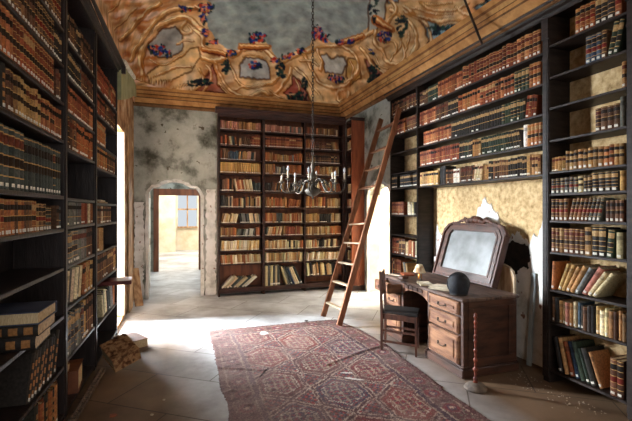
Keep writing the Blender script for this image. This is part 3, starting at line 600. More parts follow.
def book_geo(t, d, h, base, style, lod, tagon=False):
    """returns list of (quad verts, colour) for the cover and for the pages; spine faces -y, x = thickness, z = height"""
    q = []; pg = []
    c2 = tuple(v*.6 for v in base)
    n_ = 5 if lod else 2
    xs_ = [-t/2+t*i/n_ for i in range(n_+1)]; bulge = min(t*.34, .013)
    ys_ = [-bulge*(1-((x/(t/2))**2)) for x in xs_]
    if lod:
        zs = [0, .02, .05, .17, .20, .22, .36, .38, .53, .55, .695, .712, .86, .88, .955, .975, 1]
    if style[0] == 'o': zs = [0, .07, .19, .27, .39, .47, .59, .67, .79, .87, .93, 1]
    elif not lod: zs = [0, .05, .13, .36, .39, .70, .86, 1]
    lab = {'A': ('5e2c1e', '2c1e16'), 'B': ('1e1814', '6a1e16'), 'C': ('241a14', '30241a'), 'D': ('a8865a', '241a14')}[style[1]] if style[0] == 'g' else None
    for a, b_ in zip(zs, zs[1:]):
        w = b_-a; c = base
        if style[0] == 'g':
            if w <= .021 and a > .01 and (style[1] != 'C' or abs(a-.53) < .01 or a > .94): c = GOLD
            elif style[1] == 'B' and lod and abs(a-.55) < .01: c = tuple(v*.6 for v in base)
            elif lod and abs(a-.712) < .01: c = lin(lab[0])
            elif lod and abs(a-.375) < .01: c = lin(lab[1])
            elif not lod and (abs(a-.70) < .01): c = lin(lab[0])
            elif not lod and abs(a-.36) < .01: c = GOLD
        elif style[0] == 'o':         # ornate: squares of orange on black
            if .1 < w < .13: c = lin('96683e')
        elif style[0] == 'p':
            if lod and abs(a-.712) < .01: c = tuple(v*.55 for v in base)
        zz0, zz1 = a*h, b_*h
        rb = .0016 if (style[0] == 'g' and lod and w <= .021) else 0
        for i in range(n_):
            cc = c
            if tagon and not lod and abs(a-.05) < .01: cc = TAGC
            if style[0] == 'o' and (i == 0 or i == n_-1): cc = base
            q.append(([(xs_[i], ys_[i]-rb, zz0), (xs_[i+1], ys_[i+1]-rb, zz0), (xs_[i+1], ys_[i+1]-rb, zz1), (xs_[i], ys_[i]-rb, zz1)], cc))
    ct = min(.003, t*.12)
    for s in (-1, 1):
        x0 = s*t/2; x1 = s*(t/2-ct)
        q.append(([(x0, 0, 0), (x0, 0, h), (x0, d, h), (x0, d, 0)][::s], base)); q.append(([(x1, 0, 0), (x1, d, 0), (x1, d, h), (x1, 0, h)][::s], c2))
        q.append(([(x0, 0, h), (x1, 0, h), (x1, d, h), (x0, d, h)][::s], base)); q.append(([(x0, 0, 0), (x0, d, 0), (x1, d, 0), (x1, 0, 0)][::s], base)); q.append(([(x0, d, 0), (x0, d, h), (x1, d, h), (x1, d, 0)][::s], base))
    a0, a1, b0, b1, z0, z1 = -t/2+ct+.0002, t/2-ct-.0002, .001, d-.006, .004, h-.004
    P_ = [(a0, b0, z0), (a1, b0, z0), (a1, b1, z0), (a0, b1, z0), (a0, b0, z1), (a1, b0, z1), (a1, b1, z1), (a0, b1, z1)]
    pc = lin('b89c74') if style[0] != 'p' else lin('cdbb98')
    for f in ((3, 2, 1, 0), (4, 5, 6, 7), (0, 1, 5, 4), (1, 2, 6, 5), (2, 3, 7, 6), (3, 0, 4, 7)): pg.append(([P_[i] for i in f], pc))
    if lod and style[0] != 'p': q.append(([(xs_[i], ys_[i], h*.985) for i in range(n_+1)], c2))
    tg = []
    if tagon and lod:
        z0, z1 = .05*h, min(.05*h+.019, .2*h)
        for i in range(1, n_-1) if t > .02 else range(0, n_):
            tg.append(([(xs_[i], ys_[i]-.0008, z0), (xs_[i+1], ys_[i+1]-.0008, z0), (xs_[i+1], ys_[i+1]-.0008, z1), (xs_[i], ys_[i]-.0008, z1)], TAGC))
    return q, pg, tg
def quads_mesh(name, qs, matname, mx=None):
    vs, fs, cs = [], [], []
    for q, c in qs:
        k = len(vs); vs += ([mx @ Vector(p) for p in q] if mx is not None else q); fs.append(tuple(range(k, k+len(q)))); cs += [(*c, 1)]*len(q)
    me = bpy.data.meshes.new(name); me.from_pydata(vs, [], fs); me.materials.append(M[matname])
    ca = me.color_attributes.new('col', 'FLOAT_COLOR', 'CORNER'); ca.data.foreach_set('color', np.array(cs, np.float32).ravel())
    return me
BOOKS = []      # dicts
def add_book(mx, t, d, h, key, style, tagon, kind, label, group, base=None):
    BOOKS.append(dict(mx=mx, t=t, d=d, h=h, base=base or jit(random.choice(PAL[key])), style=style, tag=tagon, kind=kind, label=label, group=group, key=key))
def frontal(mx, t, h):
    ps = [mx @ Vector(p) for p in ((-t/2, 0, 0), (t/2, 0, 0), (t/2, 0, h), (-t/2, 0, h))]; pp = []
    for p in ps:
        if p.x*ST+p.y*CT < .3: return 0
        pp.append(px(*p))
    if all(x < 0 or x > 632 or y < 0 or y > 421 for x, y in pp): return 0
    A = 0
    for (x1, y1), (x2, y2) in zip(pp, pp[1:]+pp[:1]): A += x1*y2-x2*y1
    return abs(A)/2
def row(case_, u0, u1, z, segs, kind, where, shelf, group, hmax, dmax, vo=.012):
    """segs: (end_fraction, key or None for a gap, height range, thickness range, style, lean degrees, tag probability)"""
    items = []; u = u0+.006; L = u1-u0
    for sg in segs:
        fe, key, hr, tr, style, lean, tp = sg
        la, lb_ = lean if isinstance(lean, tuple) else (lean, lean)
        lean = la; cnt = 0; est = max(1, int((fe*L-(u-u0))/(tr[1]+tr[0])*1.6)-1)
        ue = u0+L*fe-.002
        if key is None: u = ue; continue
        keys = key.split('+')
        hs = random.uniform(*hr); first = True
        if lean < 0: u += min(hr[1], hmax)*math.sin(math.radians(-lean))*1.02
        while True:
            pl = lean; lean = la+(lb_-la)*min(1, cnt/est); cnt += 1
            if lean < 0 and cnt > 1: u += hr[1]*max(0, math.tan(math.radians(-lean))-math.tan(math.radians(-pl)))
            t = random.uniform(*tr)*(1.0 if tr[1] > .046 else 1.32); h = min(random.gauss(hs, (hr[1]-hr[0])*.18) if style[0] == 'g' else random.uniform(*hr), hmax-.012)
            a = math.radians(lean)
            if lean > 0: u += t*math.sin(a)*math.tan(a)
            w = t*math.cos(a) if lean > 0 else t/math.cos(a)
            ext = h*math.sin(abs(a)) if lean > 0 else 0
            if u+w+ext > ue: break
            d = min(dmax-vo-.008, h*.72) if h*.72 < dmax else dmax-vo-.008
            off = vo+(random.uniform(0, .006) if style[0] == 'g' else random.uniform(0, .03))
            d = min(d, dmax-off-.004)
            # pivot: lowest corner touches the shelf
            if lean > 0: px_, lx = u+w, t/2      # leans toward +u, bottom right corner is the pivot
            elif lean < 0: px_, lx = u, -t/2
            else: px_, lx = u+t/2, 0
            if lean > 0: px_ = u+t*math.cos(a)
            m_ = case_.m @ Matrix.Translation((px_, off, z+.0006)) @ Matrix.Rotation(a, 4, 'Y') @ Matrix.Translation((-lx, 0, 0))
            if style[0] == 'g' and (cnt == 1 or random.random() < .22): cs_ = 'g'+(style[1] if random.random() < .5 else random.choice('ABCD')); ck_ = random.choice(keys)
            if style[0] != 'g': cs_ = style; ck_ = random.choice(keys)
            items.append((m_, t, d, h, ck_, 'gD' if (cs_[0] == 'g' and ck_ in ('black', 'green')) else cs_, random.random() < tp, lean))
            u += w+(.0014 if style[0] == 'g' else .002)
        if lean > 0 and items: u += max(hr[1] if style[0] == 'p' else hs*1.03, .1)*math.sin(math.radians(lean))
        u = max(u, u0) if ue-u > .04 else u
        u = max(u, min(ue, u+.002))
    for i, (m_, t, d, h, k, style, tg, lean) in enumerate(items):
        w_ = WORD[k]; what = 'leather book' if kind == 'book' and style[0] != 'p' else 'paper-covered book' if kind != 'book' else 'old book'
        ln = 'leaning ' if lean else ''
        add_book(m_, t, d, h, k, style, tg, kind, f"{ln}{w_} {what}, {ordw(i+1)} from left, {shelf}, {where}", group)
    return items
g1 = (.014, .022); gth = (.022, .032)
def rows(case_, bay, zs, top, data, kind, where, dmax, shelfw='shelf'):
    for i, z in enumerate(zs):
        hm = (top if i == 0 else zs[i-1]-.022)-z
        if i < len(data) and data[i]:
            sh = 'top shelf' if i == 0 else ('bottom shelf' if i == len(zs)-1 else ordw(i+1)+' shelf down')
            row(case_, bay[0], bay[1], z, data[i], kind, where, sh, f"books on the {sh}, {where}", hm, dmax)
S = lambda e, k, h, t=(.022, .032), st='gA', ln=0, tp=.6: (e, k, h, t, st, ln, tp)
# right wall, wide middle bay
rows(RC, R2, R2Z, 3.38, [
 [S(.10, 'brown', (.20, .22)), S(.22, 'green+brown', (.21, .22)), S(.46, 'rust+brown', (.21, .225)), S(.985, 'rust+rust+red', (.22, .245), (.03, .042))],
 [S(.18, 'orange+rust', (.19, .205)), S(.42, 'brown+black', (.195, .21), tp=.8), S(.60, 'yellow+orange', (.205, .22), (.026, .036)), S(.84, 'red+rust', (.21, .225), (.028, .038), 'gC'), S(.92, 'green', (.21, .22), (.03, .036)), S(.995, 'orange', (.22, .23), (.03, .036))],
 [S(.05, None, (0, 0)), S(.36, 'rust+orange', (.18, .19), (.026, .034), tp=.9), S(.90, 'black+black+green', (.205, .215), (.024, .03), 'gB', tp=.2), S(.965, 'red', (.20, .23), (.02, .028), 'gB', 6, .2)],
 [S(.42, 'red+rust', (.20, .21), (.026, .036)), S(.54, 'black+green', (.20, .22), (.016, .026), 'gB', 4), S(.60, 'orange+tan', (.19, .20), (.02, .03), 'gB', 0), S(.89, 'green+black', (.185, .195), (.020, .027), 'gB', (-7, -17), .6), S(.925, 'white', (.22, .225), (.05, .056), 'pA', 0, 0), S(.997, 'orange+tan', (.21, .22), (.028, .036))],
 [S(.22, 'tan+yellow', (.19, .20), (.03, .04), tp=.9), S(.30, 'black', (.235, .24), (.07, .08), 'pA', 0, 0), S(.42, 'brown+white+black', (.17, .19), (.014, .026)), S(.62, 'brown+cream+black', (.16, .19), (.012, .024), 'gA', 10), S(.66, 'tan', (.16, .17), (.015, .02), 'gA', 0), S(.995, 'brown+tan+black+tan', (.17, .20), (.016, .028), 'gC')],
], 'book', "right wall's wide bay", RD)
# right wall, nearest bay
rows(RC, R3, R3Z, 3.38, [
 [S(.36, None, (0, 0)), S(.62, 'orange', (.205, .215), (.030, .034), 'gB', 0, 1), S(.92, 'black+brown', (.22, .245), (.034, .046), 'gC', 0, 1), S(.99, 'rust', (.23, .235), (.032, .036), 'gB', 0, 1)],
 [S(.50, None, (0, 0)), S(.80, 'green+orange+blue+brown', (.21, .23), (.028, .036), 'gB', 0, .8), S(.985, 'black+green', (.26, .27), (.026, .032), 'gB', 12, 1)],
 [S(.06, 'brown', (.20, .205), (.025, .03)), S(.93, None, (0, 0)), S(.99, 'tan', (.20, .205), (.028, .032))],
 [S(.62, None, (0, 0)), S(.93, 'brown+rust', (.18, .19), (.03, .038), 'gC', 0, 1), S(.99, 'grey', (.23, .235), (.02, .024), 'pA', 0, 0)],
 [S(.25, 'brown+tan', (.13, .14), (.022, .028)), S(.995, 'tan+brown+orange', (.14, .165), (.026, .034), 'gC', tp=.8)],
 [S(.45, 'grey+slate', (.135, .145), (.028, .036), 'gB', 0, 1), S(.64, 'cream+black', (.14, .145), (.026, .032), 'gC', 0, 1), S(.92, 'brown+black', (.15, .158), (.034, .042), 'gC', 0, 1), S(.985, 'yellow', (.15, .155), (.03, .034), 'pA', 0, 0)],
 [S(.26, 'tan+rust+brown', (.19, .20), (.026, .034), 'gB', 0, 1), S(.79, 'rust+green+grey+brown', (.19, .20), (.022, .03), 'gB', 13, 1), S(.99, 'brown', (.17, .18), (.024, .03), 'gC', 0, 1)],
 [S(.50, 'brown+rust', (.215, .23), (.03, .042), 'gA', 0, .9), S(.61, 'tan', (.235, .24), (.05, .056), 'gC', 0, 1), S(.76, 'black', (.235, .24), (.04, .046), 'gC', 0, 1), S(.90, 'tan+green', (.22, .23), (.034, .04), 'gC', 5, 1), S(.99, 'cream+tan', (.20, .21), (.03, .04), 'pA', 0, 1)],
 [S(.14, 'orange', (.255, .26), (.02, .03), 'pA', 3, 1), S(.86, 'cream+tan+grey+tan+pink+tan', (.25, .28), (.022, .034), 'pA', (20, 50), .6), S(1.0, 'blue+tan', (.22, .23), (.026, .034), 'pA', (22, 26), .7)],
 [S(.10, 'brown+tan', (.22, .235), (.02, .03), 'pA', 0, 1), S(.15, 'black', (.22, .225), (.024, .026), 'pA'), S(.36, 'brown+tan+cream+pink', (.20, .23), (.018, .03), 'pA', 0, 1), S(.46, 'blue+cream', (.22, .225), (.02, .028), 'pA', 0, 1), S(.995, 'tan+cream+brown+pink+black', (.20, .235), (.018, .032), 'pA', 0, .7)],
 [S(.74, 'blue+tan+cream+red+black+green+tan+orange', (.28, .33), (.02, .036), 'pA', (-12, -27), .8), S(.80, None, (0, 0)), S(.995, 'brown', (.29, .30), (.05, .055), 'gB', 0, 1)],
], 'book', "right wall's nearest bay", RD)
# right wall, far narrow bay
rows(RC, R1, R1Z, 3.38, [
 [S(.98, 'brown+brown+red', (.20, .22), (.024, .032))],
 [S(.62, 'orange+red', (.20, .22), (.03, .04)), S(.98, 'brown', (.20, .21))],
 [], [],
 [S(.25, 'black', (.19, .20), tp=1), S(.34, None, (0, 0)), S(.96, 'black', (.19, .20), tp=1)],
 [S(.52, 'rust+red', (.20, .21), (.024, .03), tp=.8), S(.60, None, (0, 0)), S(.97, 'cream+grey', (.16, .20), (.03, .04), 'pA')],
 [], 
 [S(.35, 'black+rust+red', (.22, .25), (.024, .034), 'gA', 5), S(.55, 'brown+cream', (.22, .24), (.02, .03)), S(.98, 'cream+rust+grey', (.21, .25), (.022, .04), 'pA')],
 [S(.4, 'black+rust+orange', (.24, .28), (.026, .036), 'gA', 0), S(.7, 'grey+tan', (.24, .26), (.03, .036), 'pA', -14)], []
], 'book', "right wall's far bay", RD)
# left wall
LW = LD
rows(LC, L1, L1Z, 3.38, [
 [S(.99, 'black+brown', (.24, .26), (.026, .034), 'gB', 0, .6)],
 [S(.84, 'brown', (.235, .24), (.028, .034), 'gC', 0, 1), S(.99, 'black', (.19, .21), (.028, .034), 'gB', 0, 1)],
 [S(.86, 'rust+red', (.25, .255), (.03, .036), 'gA', 0, 1), S(.90, None, (0, 0)), S(.99, 'brown', (.2, .22), (.026, .03))],
 [S(.20, 'black', (.22, .24), (.04, .05), 'oA', 0, 1), S(.62, 'brown+brown+tan', (.20, .235), (.028, .04), 'gC', 0, 1), S(.99, 'rust+brown', (.18, .21), (.024, .032), 'gC', 0, 1)],
 [S(.44, 'slate', (.335, .34), (.06, .07), 'gC', 0, 1), S(.985, 'slate', (.32, .33), (.048, .056), 'gC', 0, 1)],
 [S(.30, 'orange+tan+rust', (.185, .20), (.026, .034), 'gC', 0, 1), S(.56, 'orange+rust+brown', (.19, .205), (.024, .03), 'gC', 0, 1), S(.70, 'brown+tan', (.17, .19), (.026, .034), 'gB', 0, .8), S(.80, 'slate', (.15, .155), (.04, .045), 'gB', 0, 1), S(.90, None, (0, 0)), S(.97, 'brown+slate', (.17, .19), (.024, .03), 'gB', 0, 1)],
 [], [], [], 
], 'book', "left wall's nearest bay", LW)
row(LC, .55, L1[1], .42, [S(.99, 'black', (.29, .31), (.042, .050), 'oA', 20, 1)], 'book', "left wall's nearest bay", 'ninth shelf down', "leaning books on the ninth shelf down, left wall's nearest bay", .33, LW)
row(LC, .72, L1[1], .06, [S(.99, 'black+rust', (.27, .29), (.05, .056), 'oA', 0, 1)], 'book', "left wall's nearest bay", 'bottom shelf', "books on the bottom shelf, left wall's nearest bay", .33, LW)
rows(LC, L2, L2Z, 3.38, [
 [S(.98, 'brown+black', (.20, .24), (.024, .034), 'gB')],
 [S(.50, 'slate+black', (.20, .22), (.026, .034), 'gB', 0, 1), S(.98, 'brown', (.18, .22))],
 [S(.30, 'rust+brown', (.19, .22)), S(.98, 'red+rust', (.20, .22), (.028, .036), 'gA', 0, 1)],
 [S(.4, 'red+brown', (.26, .30), (.03, .04), 'gA'), S(.95, 'brown+orange+tan', (.24, .30), (.026, .04), 'gC')],
 [], 
 [S(.52, 'slate+grey', (.21, .22), (.03, .036), 'gC', 0, .3), S(.97, 'rust+cream+red+orange', (.20, .23), (.02, .03), 'pA', 0, .4)],
 [S(.22, 'slate+grey', (.25, .26), (.05, .055), 'gC', 0, .5), S(.96, 'brown+grey', (.255, .265), (.035, .045), 'gA', 0, .6)],
 [S(.55, 'grey+cream+slate', (.26, .28), (.03, .04), 'pA', 14, .3), S(.97, 'tan+rust+brown', (.27, .30), (.025, .035), 'gC', 4, .3)],
], 'book', "left wall's middle bay", LW)
row(LC, *L2, .445, [S(.62, 'grey+slate', (.31, .34), (.03, .04), 'gA', 0, .3), S(.97, 'tan+brown+red', (.33, .36), (.03, .04), 'gC', 0, .3)], 'book', "left wall's middle bay", 'lowest full shelf', "books on the lowest full shelf, left wall's middle bay", .37, LW)
rows(LC, L3, L3Z, 3.38, [
 [S(.98, 'brown+red', (.22, .26))],
 [S(.5, 'red+brown', (.20, .23), (.028, .036)), S(.97, 'brown', (.18, .22))],
 [S(.45, 'orange+yellow', (.22, .25), (.04, .05), 'gA'), S(.52, 'blue', (.2, .21), (.04, .045))],
 [S(.5, 'orange+tan', (.24, .30), (.03, .04), 'gC'), S(.95, 'brown+cream', (.22, .30), (.03, .04), 'gA', 6)],
 [], 
 [S(.7, 'brown+cream+brown', (.20, .22), (.03, .04), 'gB')],
 [S(.35, 'brown+tan', (.24, .26), (.03, .04), 'pA')],
 [S(.97, 'tan+rust+brown+rust', (.26, .28), (.03, .04), 'gC', 0, .2)],
], 'book', "left wall's far bay", LW)
row(LC, L3[0]+.3, L3[1], .42, [S(.85, 'slate+grey+cream', (.26, .30), (.026, .036), 'pA', -16, .3), S(.99, 'rust', (.30, .31), (.05, .06), 'pA', 0, 0)], 'book', "left wall's far bay", 'low shelf', "books on the low shelf, left wall's far bay", .40, LW)
# back wall: smaller paper-covered books
tn = (.016, .034)
def P_(e, k, h=(.15, .19), t=tn, ln=0, tp=.9): return (e, k, h, t, 'pA', ln, tp)
def G_(e, k, h=(.17, .18), t=(.018, .028), ln=0, tp=.9): return (e, k, h, t, 'gA', ln, tp)
BK = [
 [[P_(.98, 'pink+tan+pink', (.15, .17))], [P_(.6, 'pink', (.13, .15)), P_(.98, 'pink+grey', (.13, .15))], [P_(.5, 'brown+rust', (.13, .16)), P_(.9, 'brown+tan+cream', (.13, .16))]],
 [[P_(.18, 'red+brown'), P_(.42, 'grey+slate+cream+rust', (.14, .18), tn, -8), P_(.72, 'brown+tan+orange', (.14, .18)), G_(.98, 'red', (.19, .20))], [G_(.98, 'red+rust', (.20, .205))], [P_(.24, 'orange', (.19, .2)), G_(.7, 'brown+red', (.15, .17)), P_(.95, 'orange+tan', (.16, .18), tn, -12)]],
 [[P_(.2, 'rust+brown', (.19, .22)), P_(.45, 'blue+grey+tan', (.15, .18)), P_(.9, 'pink+tan+slate', (.14, .18), tn, 6)], [P_(.3, 'orange+tan'), P_(.75, 'grey+tan+rust', (.12, .15)), P_(.98, 'orange+tan', (.17, .19))], [G_(.95, 'black+brown', (.16, .18), tp=1)]],
 [[P_(.99, 'yellow', (.195, .205), (.024, .032))], [P_(.3, 'orange+tan', (.19, .21)), P_(.6, 'cream+grey', (.13, .16), tn, 8), P_(.98, 'orange', (.19, .20))], [P_(.2, 'pink'), P_(.5, 'tan+orange', (.16, .2)), P_(.95, 'cream+tan', (.18, .2))]],
 [[P_(.35, 'orange+black+brown', (.20, .25)), P_(.8, 'orange+cream+tan', (.20, .25), tn, -10), P_(.98, 'slate', (.15, .2))], [P_(.2, 'black'), P_(.97, 'brown+black+tan', (.14, .2), tn, 8)], [P_(.3, 'tan+cream'), P_(.98, 'orange+cream', (.18, .24), tn, -10)]],
 [[P_(.15, 'black', (.22, .23)), P_(.98, 'tan+orange+cream+black', (.17, .22))], [P_(.6, 'orange+tan', (.17, .22)), P_(.95, 'rust+orange', (.15, .18), tn, 14)], [P_(.55, 'orange+yellow', (.2, .23)), P_(.98, 'brown+cream+tan', (.17, .2))]],
 [[P_(.45, 'rust+cream+tan', (.16, .19), tn, 14), P_(.98, 'grey+black+cream', (.17, .19), tn, -8)], [P_(.3, 'orange+tan', (.18, .2)), P_(.45, 'slate', (.19, .2)), P_(.98, 'tan+orange+cream', (.17, .2))], [P_(.4, 'yellow+tan', (.16, .2)), P_(.7, 'black', (.15, .17)), P_(.98, 'tan+cream', (.16, .19))]],
 [[P_(.4, 'brown+tan+orange', (.16, .19)), P_(.85, 'grey+white+black', (.13, .15), tn, 10), P_(.98, 'cream+orange', (.15, .18))], [P_(.5, 'orange+cream+slate', (.16, .19), tn, 12), P_(.98, 'orange+tan+red', (.16, .19))], [P_(.7, 'cream+tan', (.15, .18)), P_(.98, 'orange+tan', (.17, .18))]],
 [[P_(.98, 'cream+white+yellow', (.17, .19), tn, 3)], [P_(.6, 'cream+tan', (.16, .19)), P_(.8, 'black+cream', (.15, .17)), P_(.98, 'cream+orange')], [P_(.35, 'cream+orange', (.16, .18)), P_(.98, 'black+red+brown+cream', (.14, .19), tn, 5)]],
 [[P_(.98, 'cream+tan+white+rust', (.16, .18), tn, -5)], [P_(.98, 'cream+tan+cream', (.17, .19))], [P_(.98, 'cream+white+tan', (.15, .18), tn, 6)]],
]
# rows and onward are given as one list per shelf (left, middle, right bay)

BW = ["back wall's left bay", "back wall's middle bay", "back wall's right bay"]
for bi in range(3): rows(BC, BB[bi], BZ, 3.36, [BK[i][bi] for i in range(10)], 'paperback_book', BW[bi], BD)
row(BC, *BB[0], .147, [P_(.92, 'cream+white+slate+cream', (.26, .30), (.016, .026), (46, 62), .3)], 'paperback_book', BW[0], 'bottom shelf', "books leaning on the bottom shelf, back wall's left bay", .40, BD)
row(BC, *BB[1], .147, [P_(.42, 'slate+cream+grey', (.38, .40), (.028, .04), 0, .6), P_(.98, 'blue+slate+cream+grey', (.34, .38), (.02, .034), (-18, -34), .6)], 'paperback_book', BW[1], 'bottom shelf', "tall folios on the bottom shelf, back wall's middle bay", .42, BD)
row(BC, *BB[2], .147, [], 'paperback_book', BW[2], 'bottom shelf', 'x', .3, BD)
row(BC, *BB[2], .30, [P_(.85, 'cream+tan+black', (.20, .26), (.02, .034), -6, .5), P_(.99, 'red', (.22, .24), (.03, .04), 0, 0)], 'paperback_book', BW[2], 'lowest full shelf', "books on the lowest full shelf, back wall's right bay", .27, BD)
for i, z in enumerate(BZ[:-1]):
    sh = 'top shelf' if i == 0 else ordw(i+1)+' shelf down'
    if i in (2,): continue
    row(SC, .005, .22, z, [P_(.97, 'cream+tan+orange', (.15, .20))], 'paperback_book', "narrow corner bay", sh, f"books on the {sh}, narrow corner bay", .24, .24)
# build them: the largest as individuals, the many tiny ones as one object per kind
for kind, mat_, limit in (('book', 'leather', 300), ('paperback_book', 'booksmall', 300)):
    L_ = [b_ for b_ in BOOKS if b_['kind'] == kind]
    for b_ in L_: b_['A'] = frontal(b_['mx'], b_['t'], b_['h'])
    L_.sort(key=lambda b_: -b_['A'])
    rest = []
    for i, b_ in enumerate(L_):
        big = b_['A'] > 60 and kind == 'book'
        if i < limit and b_['A'] > 0:
            q, pg, tg = book_geo(b_['t'], b_['d'], b_['h'], b_['base'], b_['style'], kind == 'book', b_['tag'])
            if not big: q = q+pg+tg
            o = bpy.data.objects.new(kind, quads_mesh(kind, q, mat_)); C.objects.link(o); o.matrix_world = b_['mx']
            lb = b_['label']
            if len(lb.replace(',', '').split()) > 16: lb = lb.replace(' shelf down', ' shelf')
            tag(o, lb, 'book', b_['group'])
            if big:
                c_ = bpy.data.objects.new('page_block', quads_mesh('page_block', pg, mat_)); C.objects.link(c_); c_.parent = o
                if tg:
                    c_ = bpy.data.objects.new('spine_label', quads_mesh('spine_label', tg, mat_)); C.objects.link(c_); c_.parent = o; c_['label'] = 'pale paper shelf label'
        else:
            q, pg, tg = book_geo(b_['t'], b_['d'], b_['h'], b_['base'], b_['style'], False, b_['tag'])
            rest += [([b_['mx'] @ Vector(p) for p in qq], c) for qq, c in q+pg]
    o = bpy.data.objects.new(kind+'s', quads_mesh(kind+'s', rest, mat_)); C.objects.link(o)
    tag(o, {'book': 'the smaller distant leather books on the upper and far shelves of both long walls', 'paperback_book': 'the smallest paper-covered books filling the back wall bookcase shelves'}[kind], 'books', None, 'stuff')
    print('BOOKS', kind, len(L_), 'rest', max(0, len(L_)-limit), 'areas', L_[0]['A'], L_[min(limit, len(L_))-1]['A'])
# ------------------------------------------------------------------ DESK (x toward the wall, y away from the viewer)
DX0, DX1, DY0, DY1, DZ = 2.55, 3.20, 3.12, 4.66, .76
desk = thing('desk', 'heavy brown wooden pedestal writing desk against the right wall under the mirror', 'desk', (DX0, DY0, 0))
def dk(name, m, x0, x1, y0, y1, z0, z1, bev=.005, parent=None, labelp=None):
    o = link(name, bbox(x0-DX0, x1-DX0, y0-DY0, y1-DY0, z0, z1, bev), m, parent or desk)
    if labelp: o['label'] = labelp
    return o
dk('desktop', 'desktop', DX0-.035, DX1+.01, DY0-.03, DY1+.03, DZ-.032, DZ, .008)
def pedestal(y0, y1, drawers, openi=None):
    b = B()
    for a in (y0, y1-.045):
        for x in (DX0, DX1-.05): bbox(x-DX0, x+.05-DX0, a-DY0, a+.045-DY0, .0, DZ-.034, .004, b)
    bbox(.018, .63, y0-DY0+.010, y1-DY0-.010, .03, DZ-.036, 0, b)
    link('pedestal', b, 'desk', desk)
    # framed side panel
    for ys_, yo in ((y0, -1), (y1, 1)):
        b = B(); Y0_ = ys_-DY0; e = .004*yo
        for (a0, a1, z0, z1) in ((.05, .60, .10, .17), (.05, .60, .66, .725), (.05, .11, .17, .66), (.54, .60, .17, .66)):
            bbox(a0, a1, min(Y0_-e*.2, Y0_+e*2.6), max(Y0_-e*.2, Y0_+e*2.6), z0, z1, .003, b)
        link('side_frame', b, 'desk', desk)
    b = B(); bbox(-.03, .66, y0-DY0-.025, y1-DY0+.025, 0, .085, .01, b); bbox(-.018, .65, y0-DY0-.012, y1-DY0+.012, .085, .105, .006, b); link('plinth', b, 'desk', desk)
    for i, (z0, z1) in enumerate(drawers):
        dx = -.15 if i == openi else 0
        a0, a1 = y0-DY0+.05, y1-DY0-.05
        b = B(); bbox(-.022+dx, .016+dx, a0, a1, z0, z1, .006, b)
        r = .028
        for (c0, c1, d0, d1) in ((a0+.012, a1-.012, z0+.012, z0+.012+r*.5), (a0+.012, a1-.012, z1-.012-r*.5, z1-.012), (a0+.012, a0+.026, z0+.02, z1-.02), (a1-.026, a1-.012, z0+.02, z1-.02)):
            bbox(-.030+dx, -.020+dx, c0, c1, d0, d1, .003, b)
        if z1-z0 > .12: bbox(-.032+dx, -.02+dx, a0+.06, a1-.06, z0+.05, z1-.05, .006, b)
        if dx:
            bbox(.0+dx, .02, a0+.01, a0+.02, z0+.01, z1-.02, 0, b); bbox(.0+dx, .02, a1-.02, a1-.01, z0+.01, z1-.02, 0, b); bbox(.0+dx, .02, a0+.01, a1-.01, z0+.008, z0+.015, 0, b)
        d_ = link('drawer', b, 'deskfront', desk)
        b = B(); ym = (a0+a1)/2; zm = (z0+z1)/2
        tube(b, [(-.034+dx, ym-.06, zm), (-.052+dx, ym-.045, zm-.012), (-.055+dx, ym, zm-.018), (-.052+dx, ym+.045, zm-.012), (-.034+dx, ym+.06, zm)], .0045, 6)
        for s in (-1, 1): bbox(-.038+dx, -.030+dx, ym+s*.06-.012, ym+s*.06+.012, zm-.012, zm+.012, .002, b)
        link('handle', b, 'iron', d_)
pedestal(DY0, 3.70, [(.11, .385), (.405, .565), (.585, .715)])
pedestal(4.20, DY1, [(.11, .385), (.405, .565), (.585, .715)], 2)
# arched apron with a central drawer over the kneehole
b = B(); pts = []
for k in range(21):
    s = k/20; y = 3.70+(4.20-3.70)*s; pts.append((y-DY0, .60+.065*math.sin(PI*s)**.6))
pts += [(4.20-DY0, .727), (3.70-DY0, .727)]
prism(b, pts, .022, 'x', -.004); link('apron', b, 'deskfront', desk)
b = B()
for k in range(4): bbox(-.012, -.003, .67+k*.095, .704+k*.095+.05, .675, .718, .002, b)
link('apron_moulding', b, 'desk', desk)
b = B(); bbox(.60, .625, 3.70-DY0, 4.20-DY0, .12, .72, 0, b); link('back_board', b, 'desk', desk)
